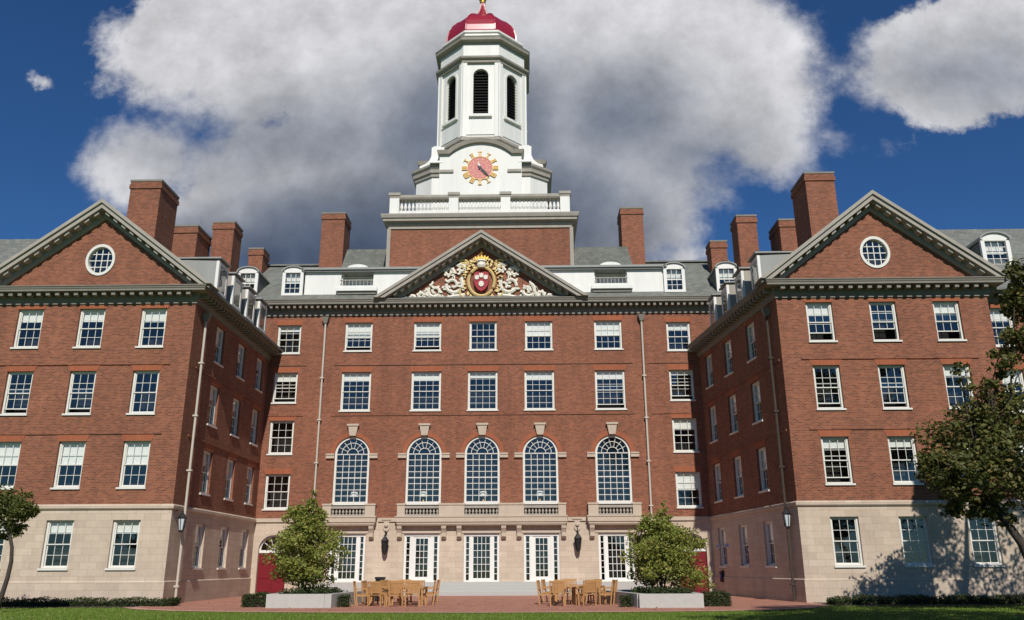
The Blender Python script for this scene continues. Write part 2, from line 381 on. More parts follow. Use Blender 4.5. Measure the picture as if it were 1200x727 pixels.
# --- main block, front at y=0
XL, XR = -13.39, 13.4
main_holes = []; wins = []
for cx in (0, -3.5, 3.5, -7.85, 7.85):
    main_holes += [(cx-.86, cx+.86, 14.5, 16.34), (cx-.92, cx+.92, 10.72, 13.14), (cx-1.06, cx+1.06, 5.16, 9.13, True), (cx-1.04, cx+1.04, .72, 3.42)]
    wins.append((cx, 14.5, 1.72, 1.84, 4, 4, 0 if cx == 0 else .5, .12 if cx < 0 else 0))
    wins.append((cx, 10.72, 1.84, 2.42, 4, 6, {0: .12, -3.5: .2, 3.5: .2, -7.85: .2, 7.85: .18}[cx], .1 if cx == 7.85 else 0))
for cx in (-12.25, 12.25):
    for i, (za, zb) in enumerate(((14.38, 16.2), (11.24, 13.13), (8.11, 10.12), (4.86, 6.9))):
        main_holes.append((cx-.74, cx+.74, za, zb)); wins.append((cx, za, 1.48, zb-za, 3, 4, (.15, .22, 0, 0)[i] if cx < 0 else (.2, .1, .3, .45)[i], .12 if i == 1 else 0))
DX = 12.2
for s_ in (-1, 1): main_holes.append((s_*DX-.84, s_*DX+.84, .0, 3.36, True))
mh = [(a-XL+0, b-XL+0, *r) for (a, b, *r) in main_holes]
T0 = place(XL, 0, 0)
w_ = MB(); wall(w_, T0, XR-XL, 4.31, 16.8, mh)
w_.box(-17.2, XL-.01, 0.02, .4, 13.5, 16.8); w_.box(XR+.01, 17.2, .02, .4, 13.5, 16.8)
w_.box(-17.2, 17.2, 12.5, 13, 0, 17.5); w_.box(-17.4, -17.21, .05, 12.9, 0, 17.9); w_.box(17.21, 17.4, .05, 12.9, 0, 17.9)
for z in (13.66, 10.5):
    for a, b in ((-13.3, -11.0), (-9.3, 9.3), (10.3, 12.9)): w_.box(a, b, -.05, -.001, z-.1, z)
w_.build('brick_wall', 'brick', hall)
s_ = MB(); wall(s_, T0, XR-XL, 0, 4.31, mh)
s_.build('stone_base', 'stone', hall)
for a, b in ((-13.3, -9.35), (-6.1, -5.05), (5.05, 6.1), (9.45, 13.3)): s_ = MB(); s_.box(a, b, -.09, -.002, 4.1, 4.315); s_.build('base_moulding', 'carved', hall)
for (cx, z, w, h, c, r, bl, op) in wins: put_window(place(cx, 0, z), w, h, c, r, bl, True, op)
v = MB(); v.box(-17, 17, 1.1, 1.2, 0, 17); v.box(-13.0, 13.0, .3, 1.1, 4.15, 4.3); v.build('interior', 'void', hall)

# arched windows
def arched_meshes():
    R = 1.06; H = 3.97; zs = H-R; n = 28; e = .004; c = .13
    f = MB()
    def ring(mb, r0, r1, y0, y1, za, a0=0., a1=pi, n=n):
        for i in range(n):
            t0 = a0+(a1-a0)*i/n; t1 = a0+(a1-a0)*(i+1)/n
            q = [(r0, t0), (r1, t0), (r1, t1), (r0, t1)]
            mb.hexa([(r*cos(t_), y0, za+r*sin(t_)) for r, t_ in q][::-1], [(r*cos(t_), y1, za+r*sin(t_)) for r, t_ in q][::-1])
    ring(f, R-c, R-e, .08, .27, zs)
    f.box(-R+e, -R+c, .08, .27, 0.01, zs); f.box(R-c, R-e, .08, .27, .01, zs); f.box(-R+c, R-c, .08, .27, .01, .1)
    f.box(-R-.06, R+.06, -.1, .075, -.1, -.004)
    fm = f.mesh('arched_window', 'frame')
    s = MB(); r = R-c; mt = .034; y0, y1 = .16, .2; cols = 5; rows = 8
    for i in range(1, cols): x = -r+2*r*i/cols; s.box(x-mt/2, x+mt/2, y0, y1, .1, zs-.04)
    for i in range(1, rows+1):
        z = .1+(zs-.1)*i/rows; k = 1.7 if i in (4, 8) else 1
        for j in range(cols): s.box(-r+2*r*j/cols+(mt/2 if j else 0), -r+2*r*(j+1)/cols-(mt/2 if j < cols-1 else 0), y0-.002, y1+.002, z-mt/2*k, z+mt/2*k)
    ring(s, r*.34, r*.34+mt, y0, y1, zs+.02, .05, pi-.05, 14); ring(s, r*.70, r*.70+mt, y0+.003, y1-.003, zs+.02, .04, pi-.04, 18)
    for k in range(1, 7):
        a = pi*k/7; s.tube([(r*.36*cos(a), .18, zs+.02+r*.36*sin(a)), (r*cos(a), .18, zs+.02+r*sin(a))], mt*.55, 4)
    s.box(-r, r, y0-.01, y1+.01, zs-.0, zs+.03)
    sm = s.mesh('sash', 'frame')
    p = MB(); pts = [(-r, .19, .08), (r, .19, .08)]+[(r*1.02*cos(pi*i/n), .19, zs+r*1.02*sin(pi*i/n)) for i in range(n+1)]; p.face(pts)
    pm = p.mesh('pane', 'glass')
    l = MB()
    for i in range(n):
        t0, t1 = pi*i/n, pi*(i+1)/n; r0, r1 = R+.004, R+.25
        q = [(r0, t0), (r1, t0), (r1, t1), (r0, t1)]
        l.hexa([(a*cos(b), -.018, zs+a*sin(b)) for a, b in q][::-1], [(a*cos(b), .02, zs+a*sin(b)) for a, b in q][::-1])
    lm = l.mesh('arch_band', 'lintel')
    k = MB(); k.hexa([(-.19, -.17, H+.03), (.19, -.17, H+.03), (.19, .01, H+.03), (-.19, .01, H+.03)], [(-.3, -.2, H+.62), (.3, -.2, H+.62), (.3, .01, H+.62), (-.3, .01, H+.62)])
    k.box(-.36, .36, -.25, .01, H+.622, H+.74); km = k.mesh('keystone', 'carved')
    ims = []
    for sg in (-1, 1):
        im = MB()
        xa, xb = (R+.0, R+.5) if sg > 0 else (-R-.5, -R)
        im.box(xa, xb, -.13, .02, zs-.26, zs-.07); im.box(xa-.0, xb+.0, -.17, .02, zs-.068, zs+.02); ims.append(im.mesh('impost', 'carved'))
    return fm, sm, pm, lm, km, ims[0], ims[1]
AM = arched_meshes()
for cx in (0, -3.5, 3.5, -7.85, 7.85):
    o = link('arched_window', AM[0], hall, place(cx, 0, 5.16))
    for nm, me in zip(('sash', 'pane', 'arch_band', 'keystone', 'impost', 'impost'), AM[1:]): link(nm, me, o)

# french doors with sidelights
def french(wide):
    W, H = 2.08, 2.7; c = .1; e = .004
    f = MB(); f.box(-W/2+e, -W/2+c, .1, .28, .0, H-e); f.box(W/2-c, W/2-e, .1, .28, 0, H-e); f.box(-W/2+c, W/2-c, .1, .28, H-.16, H-e)
    f.box(-W/2+c, W/2-c, .06, .28, 0.0, .09)
    a = .62 if wide else .60
    for sg in (-1, 1): f.box(sg*a-.08, sg*a+.08, .12, .27, .09, H-.16)
    fm = f.mesh('french_door', 'white')
    d = MB(); st = .06 if wide else .17; mt = .03
    d.box(-a+.08, -a+.08+st, .15, .21, .09, H-.16); d.box(a-.08-st, a-.08, .15, .21, .09, H-.16)
    xi = a-.08-st; zb = .2 if wide else .28; zt = H-.2 if wide else H-.28
    d.box(-xi, xi, .15, .21, .09, zb); d.box(-xi, xi, .15, .21, zt, H-.16)
    cols = 4 if wide else 3
    for i in range(1, cols): x = -xi+2*xi*i/cols; d.box(x-mt/2, x+mt/2, .155, .2, zb, zt)
    for i in range(1, 6):
        z = zb+(zt-zb)*i/6
        for j in range(cols): d.box(-xi+2*xi*j/cols+(mt/2 if j else 0), -xi+2*xi*(j+1)/cols-(mt/2 if j < cols-1 else 0), .155, .2, z-mt/2, z+mt/2)
    dm = d.mesh('door_leaf', 'white')
    sm = []
    for sg in (-1, 1):
        s = MB(); x0, x1 = sorted((sg*(a+.081), sg*(W/2-c-.001))); s.box(x0, x0+.035, .158, .202, .09, H-.16); s.box(x1-.035, x1, .158, .202, .09, H-.16)
        for i in range(1, 7): z = .09+(H-.25)*i/7; s.box(x0, x1, .16, .2, z-mt/2, z+mt/2)
        sm.append(s.mesh('sidelight', 'white'))
    p = MB(); p.face([(-W/2+c, .19, .09), (W/2-c, .19, .09), (W/2-c, .19, H-.16), (-W/2+c, .19, H-.16)])
    return fm, dm, sm[0], sm[1], p.mesh('pane', 'glass')
FW, FN = french(True), french(False)
for cx in (0, -3.5, 3.5, -7.85, 7.85):
    q = FN if abs(cx) == 3.5 else FW
    o = link('french_door', q[0], hall, place(cx, 0, .72))
    for nm, me in zip(('door_leaf', 'sidelight', 'sidelight', 'pane'), q[1:]): link(nm, me, o)
    k = MB(); T = place(cx, 0, 0); k.T = T
    k.box(-1.2, 1.2, -.05, -.003, 3.44, 3.56); k.build('door_hood', 'carved', hall)

# balconies over the doors
def balcony(x0, x1, bays, name='balcony'):
    b = MB(); y = -.42
    b.sweep([(x0, -.001), (x0, y), (x1, y), (x1, -.001)], [(-.3, 3.86), (-.06, 3.86), (0, 3.95), (0, 4.02), (.06, 4.06), (.06, 4.3), (.1, 4.33), (.1, 4.4), (-.3, 4.4)])
    b.box(x0+.25, x1-.25, y+.25, -.002, 3.87, 4.38)
    ends = []
    segs = [x0]+[c for q in bays for c in q]+[x1]
    for i in range(0, len(segs), 2): b.box(segs[i], segs[i+1], y+.02, y+.32, 4.402, 5.02); b.box(segs[i]-.03, segs[i+1]+.03, y-.02, y+.36, 5.022, 5.12)
    for sg in (x0, x1-.28): b.box(sg, sg+.28, y+.33, -.002, 4.402, 4.98)
    o = b.build(name, 'carved', hall)
    for a, c in bays:
        r = MB(); r.box(a, c, y+.08, y+.26, 4.402, 4.5); r.box(a, c, y+.06, y+.28, 4.84, 4.98)
        n = int((c-a)/.2)
        for i in range(n):
            x = a+(i+.5)*(c-a)/n; r.lathe([(.055, 4.5), (.04, 4.55), (.075, 4.63), (.07, 4.68), (.035, 4.77), (.055, 4.84)], (x, y+.17, 0), 8, cap=False)
        r.build('balustrade', 'trim', o)
    return o
balcony(-4.95, 4.95, [(-4.5, -2.5), (-1.0, 1.0), (2.5, 4.5)])
balcony(-9.35, -6.25, [(-8.85, -6.85)]); balcony(6.25, 9.35, [(6.85, 8.85)])
for cx in (-4.8, -2.2, -1.3, 1.3, 2.2, 4.8, -9.2, -6.45, 6.45, 9.2):
    k = MB(); k.prismx([(-.002, 3.1), (-.002, 3.84), (-.4, 3.84), (-.38, 3.7), (-.3, 3.6), (-.2, 3.42), (-.22, 3.22), (-.1, 3.1)], cx-.14, cx+.14)
    k.prismx([(-.23, 3.2), (-.23, 3.45), (-.3, 3.42), (-.3, 3.24)], cx-.1, cx+.1); k.build('console', 'carved', hall)
# carved cartouches over the wall lanterns
for cx in (-5.6, 5.6):
    k = MB(); k.prism([(cx+.2*cos(a)*(1 if abs(sin(a)) < .9 else .8), 3.85+.33*sin(a)) for a in [2*pi*i/14 for i in range(14)]], -.08, -.002)
    k.lathe([(.0, 0), (.1, .03), (.13, .1), (.08, .18), (0, .2)], (cx, -.09, 3.78), 10); k.box(cx-.28, cx+.28, -.14, -.002, 4.2, 4.3); k.build('cartouche', 'carved', hall)

# arched side doors
for sg in (-1, 1):
    cx = sg*DX; R = .84; zs = 3.36-R
    d = MB(); d.box(cx-R+.005, cx+R-.005, .16, .24, 0.02, 2.36)
    for k in (-1, 1):
        for za, zb in ((.2, .8), (.95, 1.6), (1.75, 2.22)): xa = cx+k*.42; d.box(xa-.3, xa+.3, .135, .159, za, zb)
    d.box(cx-.01, cx+.01, .13, .159, .05, 2.34)
    o = d.build('red_door', 'redpaint', hall)
    f = MB(); f.box(cx-R+.005, cx+R-.005, .12, .25, 2.365, 2.52)
    for i in range(20):
        a, b = pi*i/20, pi*(i+1)/20
        q = [(R-.09, a), (R-.004, a), (R-.004, b), (R-.09, b)]
        f.hexa([(cx+r*cos(t_), .12, zs+r*sin(t_)) for r, t_ in q][::-1], [(cx+r*cos(t_), .25, zs+r*sin(t_)) for r, t_ in q][::-1])
    for i in range(1, 5): a = pi*i/5; f.tube([(cx, .2, zs), (cx+R*cos(a)*.93, .2, zs+R*sin(a)*.93)], .02, 4)
    f.build('fanlight', 'white', o)
    p = MB(); p.face([(cx+.8*cos(pi*i/20), .21, zs+.8*sin(pi*i/20)) for i in range(21)]); p.build('pane', 'glass', o)
    k = MB(); k.lathe([(.03, 0), (.045, .02), (.03, .05)], (0, 0, 0), 8); kn = k.build('door_knob', 'gold', o); kn.matrix_local = Matrix.Translation((cx+.08, .13, 1.1)) @ Matrix.Rotation(pi/2, 4, 'X')
    k = MB()
    for i in range(18):
        a, b = pi*i/18, pi*(i+1)/18; q = [(R+.003, a), (R+.17, a), (R+.17, b), (R+.003, b)]
        k.hexa([(cx+r*cos(t_), -.06, zs+r*sin(t_)) for r, t_ in q][::-1], [(cx+r*cos(t_), -.002, zs+r*sin(t_)) for r, t_ in q][::-1])
    k.box(cx-R-.17, cx-R-.003, -.06, -.002, 0, zs); k.box(cx+R+.003, cx+R+.17, -.06, -.002, 0, zs); k.build('door_surround', 'carved', hall)

# main cornice
def cornice(path, z, out, h, name, sp, matn='darktrim', base=0.):
    """bed mould, modillions, corona, crown between z and z+h"""
    o = out; c = MB()
    c.sweep(path, [(.002, z), (.07, z), (.07, z+.16*h), (.13, z+.22*h), (.13, z+.56*h), (.18, z+.6*h), (.18, z+.66*h), (o*.88, z+.66*h), (o*.88, z+.78*h), (o*.92, z+.81*h), (o*.95, z+.9*h), (o, z+.94*h), (o, z+h), (.002, z+h)])
    c.blocks(path, sp, sp*.45, .135, o*.74, z+.42*h, z+.658*h)
    return c.build(name, matn, hall)
cornice([(-16.9, 0), (16.9, 0)], 16.78, .76, .93, 'main_cornice', .37)
# main roof and white attic
def slope(mb, x0, x1, ya, za, yb, zb, th=.12): mb.prismx([(ya, za), (ya, za-th), (yb, zb-th), (yb, zb)], x0, x1)
r = MB(); slope(r, -17.3, 17.3, -.5, 17.73, 5.8, 22.35); slope(r, -17.3, 17.3, 13.4, 17.73, 5.8, 22.352); r.prismx([(5.5, 22.3), (6.1, 22.3), (5.8, 22.52)], -17.3, 17.3)
for x in (-17.29, 17.2): r.prismx([(0, 17.8), (13, 17.8), (5.8, 22.3)], x, x+.09)
r.prism([(-10.2, 21.4), (-6.1, 21.4), (-6.1, 22.9), (-9.8, 22.9)], 4.0, 9); r.prism([(6.1, 21.4), (10.2, 21.4), (9.8, 22.9), (6.1, 22.9)], 4.0, 9)
r.build('slate_roof', 'slate', hall)
for sg in (-1, 1):
    a = MB(); x0, x1 = sorted((sg*11.6, sg*3.4)); xa, xb = sorted((sg*9.25, sg*7.15)); y = .35
    a.box(x0, xa, y, y+.2, 18.2, 19.85); a.box(xb, x1, y, y+.2, 18.2, 19.85); a.box(xa, xb, y+.75, y+.9, 18.2, 19.85)
    a.box(x0 if sg < 0 else x1-.15, x0+.15 if sg < 0 else x1, y+.201, 3.2, 18.3, 19.84)
    a.box(xa, xa+.06, y+.2, y+.74, 18.6, 19.85); a.box(xb-.06, xb, y+.2, y+.74, 18.6, 19.85)
    o = a.build('attic_wall', 'white', hall)
    a = MB(); a.box(xa-.25, xb+.3, y-.32, y+.7, 18.5, 18.72); a.box(xa-.2, xb+.25, y-.26, y-.18, 18.722, 18.86); a.build('attic_balcony', 'white', o)
    a = MB(); a.box(xa-.15, xb+.2, y-.2, y-.001, 18.3, 18.495); a.build('balcony_shade_strip', 'darktrim', o)  # dark strip standing in for the shadow below the attic balcony slab
    a = MB(); a.box(x0-.12, x1+.12, y-.2, y+3.2, 19.852, 19.96); a.box(x0-.2, x1+.2, y-.3, y+3.4, 19.962, 20.1); a.build('attic_cornice', 'lead', o)
    cxm = (xa+xb)/2
    a = MB(); a.prism([(cxm-.7, 20.102), (cxm+.7, 20.102)]+[(cxm+.7*cos(t_), 20.102+.28*sin(t_)) for t_ in [pi*i/10 for i in range(1, 10)]], y-.1, y+.8); a.build('attic_crest', 'white', o)
    ww = link('attic_window', win_mesh(1.7, 1.05, 4, 2, 0, False, 0)[0], hall, place(cxm, y+.6, 18.76)); _, sm, pm, _, _ = win_mesh(1.7, 1.05, 4, 2, 0, False, 0); link('sash', sm, ww); link('pane', pm, ww)
    a = MB(); 
    for i in range(9): x = xa+.1+(xb-xa-.2)*i/8; a.box(x-.02, x+.02, y-.24, y-.2, 18.862, 19.2)
    a.box(xa, xb, y-.26, y-.18, 19.2, 19.26); a.build('attic_railing', 'trim', o)
# dormers with rounded heads
def dormer(T, depth, w=1.36, h=1.95, name='dormer', flat=False):
    hw = w/2; b = MB(); zs = h-hw*.55
    top = [(hw, zs)]+[(hw*cos(t_), zs+hw*.55*sin(t_)) for t_ in [pi*i/12 for i in range(1, 12)]]+[(-hw, zs)]
    ci, zo = hw-.2, zs-.02
    b.box(-hw, -ci, 0, .15, 0, zs); b.box(ci, hw, 0, .15, 0, zs); b.box(-ci, ci, 0, .15, 0, .16)
    b.prism([(-ci, zo), (ci, zo), (ci, zs)]+[q for q in top[1:-1]]+[(-ci, zs)], 0.001, .149)
    o = link(name, b.mesh(name, 'white'), hall, T)
    c = MB(); c.box(-hw+.02, -hw+.12, .151, depth, .02, zs-.05); c.box(hw-.12, hw-.02, .151, depth, .02, zs-.05); link('cheek', c.mesh('cheek', 'slate'), o)
    k = MB(); tr = [(x*1.09, z+.06) for x, z in top]
    n = len(top)
    for i in range(n-1):
        q = [(tr[i][0], -.1, tr[i][1]), (tr[i+1][0], -.1, tr[i+1][1]), (tr[i+1][0], depth, tr[i+1][1]), (tr[i][0], depth, tr[i][1])]
        q2 = [(top[i][0], -.1, top[i][1]+.001), (top[i+1][0], -.1, top[i+1][1]+.001), (top[i+1][0], depth, top[i+1][1]+.001), (top[i][0], depth, top[i][1]+.001)]
        k.hexa(q2, q)
    link('dormer_roof', k.mesh('dormer_roof', 'lead'), o)
    f = MB(); wi = 2*ci
    for i in range(1, 3): x = -ci+wi*i/3; f.box(x-.015, x+.015, .08, .11, .16, zo)
    for i in range(1, 4): z = .16+(zo-.16)*i/4; f.box(-ci, ci, .078, .112, z-(.03 if i == 2 else .015), z+(.03 if i == 2 else .015))
    link('sash', f.mesh('sash', 'frame'), o)
    p = MB(); p.face([(-ci, .1, .16), (ci, .1, .16), (ci, .1, zo), (-ci, .1, zo)]); link('pane', p.mesh('pane', 'glass'), o)
    p = MB(); p.box(-ci, ci, .3, .32, zo-.65, zo); link('blind', p.mesh('blind', 'blind'), o)
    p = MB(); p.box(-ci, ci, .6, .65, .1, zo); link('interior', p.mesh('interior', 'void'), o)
    return o
for x in (-12.35, 12.25, -15.3, 15.6): dormer(place(x, .15, 18.25), 3.2)

# central pediment over y=0
PX = -.12
def chev(mb, cx, apex, s, h0, h1, zb, y0, y1, zb1=None):
    """two raking bands below the line apex - s|x-cx|, between depths h0 and h1, cut level at zb"""
    zo = zb; a, b = (apex-h0-zo)/s, (apex-h1-zo)/s
    mb.prism([(cx-a, zo), (cx-b, zo), (cx, apex-h1), (cx, apex-h0)], y0, y1); mb.prism([(cx+b, zo), (cx+a, zo), (cx, apex-h0), (cx, apex-h1)], y0, y1)
def rake_blocks(mb, cx, apex, s, h0, h1, zb, y0, y1, sp):
    L = (apex-h1-zb)/s; n = int(L/sp)
    for sg in (-1, 1):
        for i in range(n):
            u = (i+.6)*L/n; w = sp*.24
            xa, xb = u-w, u+w
            P = [(cx+sg*xa, apex-h1-s*xa), (cx+sg*xb, apex-h1-s*xb), (cx+sg*xb, apex-h0-s*xb), (cx+sg*xa, apex-h0-s*xa)]
            mb.prism(P if sg > 0 else P[::-1], y0, y1)
s_m = .665
p = MB(); AP = 22.2
chev(p, PX, AP, s_m, 0, .2, 17.72, -1.0, 1.6); chev(p, PX, AP, s_m, .201, .46, 17.72, -.92, 1.5); chev(p, PX, AP, s_m, .461, .86, 17.72, -.16, .5)
rake_blocks(p, PX, AP, s_m, .462, .64, 17.85, -.72, -.161, .4)
ped = p.build('pediment', 'trim', hall)
p = MB(); p.prism([(PX-5.9, 17.68), (PX+5.9, 17.68), (PX, 21.5)], -.02, .3); p.build('tympanum', 'brick', ped)
p = MB(); hb = (AP-.3-17.48)/s_m
p.hexa([(PX-hb, -.6, 17.5), (PX, -.6, AP-.3), (PX, 1.2, AP-.3), (PX-hb, 1.2, 17.5)], [(PX-hb, -.6, 17.73), (PX, -.6, AP-.06), (PX, 1.2, AP-.06), (PX-hb, 1.2, 17.73)])
p.hexa([(PX, -.6, AP-.3), (PX+hb, -.6, 17.5), (PX+hb, 1.2, 17.5), (PX, 1.2, AP-.3)], [(PX, -.6, AP-.06), (PX+hb, -.6, 17.73), (PX+hb, 1.2, 17.73), (PX, 1.2, AP-.06)]); p.build('pediment_roof', 'lead', ped)
# carving
def spiral(cx, cz, r0, r1, a0, turns, n=26):
    return [(cx+(r0+(r1-r0)*i/n)*cos(a0+turns*2*pi*i/n), -.1, cz+(r0+(r1-r0)*i/n)*sin(a0+turns*2*pi*i/n)) for i in range(n+1)]
sc = MB()
def leaf(mb, x, z, a, l, w):
    dx, dz = cos(a), sin(a); mb.prism([(x, z), (x+dx*l*.5+dz*w, z+dz*l*.5-dx*w), (x+dx*l, z+dz*l), (x+dx*l*.5-dz*w, z+dz*l*.5+dx*w)], -.17, -.03)
CT = Matrix.Translation((PX, 0, 17.75)) @ Matrix.Diagonal((1.04, 1, 1.05, 1)) @ Matrix.Translation((-PX, 0, -17.98))
for sg in (1, -1):
    sc = MB(); sc.T = CT
    for (cx, cz, R, a0, tn) in ((1.75, 18.95, .62, 2.4, 1.5), (2.0, 19.75, .34, 4., -1.3), (2.85, 18.55, .46, 1.2, -1.5), (3.65, 18.3, .27, 2.6, 1.3), (1.25, 20.0, .28, .5, 1.2), (4.2, 18.12, .14, 1, 1.2)):
        P = spiral(PX+cx, cz, R, .08, a0, tn)
        P = [(PX+sg*(x-PX), y, z) for x, y, z in P]; n = len(P)
        sc.tube(P, [.105*(1-.45*i/n)+.02 for i in range(n)], 6)
        for k in range(0, n-6, 3):
            x, y, z = P[k]; leaf(sc, x, z, atan2(z-cz, x-(PX+sg*cx))+sg*.5, .3*R+.09, .08)
    P = [(PX+sg*x, -.09, z) for x, z in ((1.0, 18.3), (1.8, 18.2), (2.6, 18.02), (3.4, 18.02), (4.3, 18.0), (4.75, 18.02))]
    sc.tube(P, [.12, .11, .1, .09, .07, .04], 6)
    for k in range(18): x = 1.1+3.5*k/17; leaf(sc, PX+sg*x, 18.05, (pi/2+sg*random.uniform(-.9, .3)), random.uniform(.15, .34), .07)
    for k in range(14):
        x = random.uniform(1.2, 3.9); zt = AP-1.25-s_m*x; z = random.uniform(18.2, max(18.25, zt)); leaf(sc, PX+sg*x, z, random.uniform(0, 6.28), .26, .07)
    sc.build('scrollwork', 'cream', ped)

sg_ = MB(); sg_.T = CT
for i in range(30):
    a = 2*pi*i/30; x = PX+.98*cos(a); z = 19.15+1.05*sin(a)
    if sin(a) < .93: leaf(sg_, x, z, a+random.uniform(-.9, .9), random.uniform(.22, .42), .1)
sg_.tube([(PX+.8*cos(2*pi*i/28), -.13, 19.15+.93*sin(2*pi*i/28)) for i in range(29)], .1, 6)
for s2 in (-1, 1):
    sg_.tube([(PX+s2*(x-PX), -.13, z) for x, y, z in spiral(PX+1.1, 20.25, .34, .05, .6, 1.3)], .08, 6)
    sg_.tube([(PX+s2*x, -.13, z) for x, z in ((.3, 18.1), (.9, 18.02), (1.3, 18.3), (1.35, 18.7))], .09, 6)
    for k in range(8): leaf(sg_, PX+s2*random.uniform(.2, 1.1), random.uniform(20.0, 20.5), pi/2+random.uniform(-1.2, 1.2), .3, .09)
sg_.build('mantling', 'gilt', ped)
sh = MB(); sh.T = CT @ Matrix.Translation((PX, 0, 19.15)) @ Matrix.Diagonal((.82, 1, .84, 1)) @ Matrix.Translation((-PX, 0, -19.15)); SHP = [(PX-.55, 19.75), (PX-.58, 19.3), (PX-.5, 18.85), (PX-.28, 18.5), (PX, 18.35), (PX+.28, 18.5), (PX+.5, 18.85), (PX+.58, 19.3), (PX+.55, 19.75), (PX+.28, 19.86), (PX, 19.78), (PX-.28, 19.86)]
sh.prism(SHP, -.3, -.05); sh.cur = 1
for x, z in ((-.33, 19.45), (0, 19.6), (.33, 19.45)): sh.lathe([(.17, 0), (.17, .05), (.1, .08)], (0, 0, 0), 8) if False else sh.prism([(PX+x-.15, z-.14), (PX+x-.08, z-.22), (PX+x+.08, z-.22), (PX+x+.15, z-.14), (PX+x+.15, z+.12), (PX+x+.05, z+.07), (PX+x, z+.16), (PX+x-.05, z+.07), (PX+x-.15, z+.12)], -.36, -.301)
sh.prism([(PX+.2*cos(2*pi*i/10), 18.9+.22*sin(2*pi*i/10)) for i in range(10)], -.36, -.301)
sh.build('shield', ['crimson', 'cream'], ped)
cr = MB(); cr.T = CT; cr.lathe([(.24, 0), (.3, .15), (.26, .35), (.34, .4), (.3, .5)], (PX, -.2, 20.0), 10); cr.cur = 1
for i in range(5): leaf(cr, PX-.28+.14*i, 20.5, pi/2+(2-i)*.22, .42-.05*abs(2-i), .09)
cr.lathe([(.03, 0), (.1, .07), (.03, .16)], (PX, -.15, 20.9), 8); cr.build('crest', ['cream', 'gold'], ped)

# --- wings
def gable_face(mb, cx, y, zb, hw, s, oz, orad):
    """brick triangle with a round hole, as a fan between hole and outline"""
    C = (cx, oz); A = (cx-hw, zb); B = (cx+hw, zb); D = (cx, zb+hw*s)
    angs = sorted([2*pi*i/48 for i in range(48)]+[atan2(q[1]-oz, q[0]-cx) % (2*pi) for q in (A, B, D)])
    def hit(a):
        dx, dz = cos(a), sin(a); best = 1e9
        for (p, q) in ((A, B), (B, D), (D, A)):
            ex, ez = q[0]-p[0], q[1]-p[1]; den = dx*ez-dz*ex
            if abs(den) < 1e-9: continue
            t_ = ((p[0]-cx)*ez-(p[1]-oz)*ex)/den; u = ((p[0]-cx)*dz-(p[1]-oz)*dx)/den
            if t_ > 0 and -1e-6 <= u <= 1+1e-6: best = min(best, t_)
        return (cx+dx*best, oz+dz*best)
    for i in range(len(angs)):
        a, b = angs[i], angs[(i+1) % len(angs)]
        if i == len(angs)-1: b += 2*pi
        if b-a < 1e-6: continue
        pa, pb = hit(a), hit(b); ia = (cx+OVX*orad*cos(a), oz+orad*sin(a)); ib = (cx+OVX*orad*cos(b), oz+orad*sin(b))
        mb.face([(ia[0], y, ia[1]), (pa[0], y, pa[1]), (pb[0], y, pb[1]), (ib[0], y, ib[1])])
        mb.face([(ia[0], y, ia[1]), (ib[0], y, ib[1]), (ib[0], y+.3, ib[1]), (ia[0], y+.3, ia[1])])
S_W = .765; OVX = .88
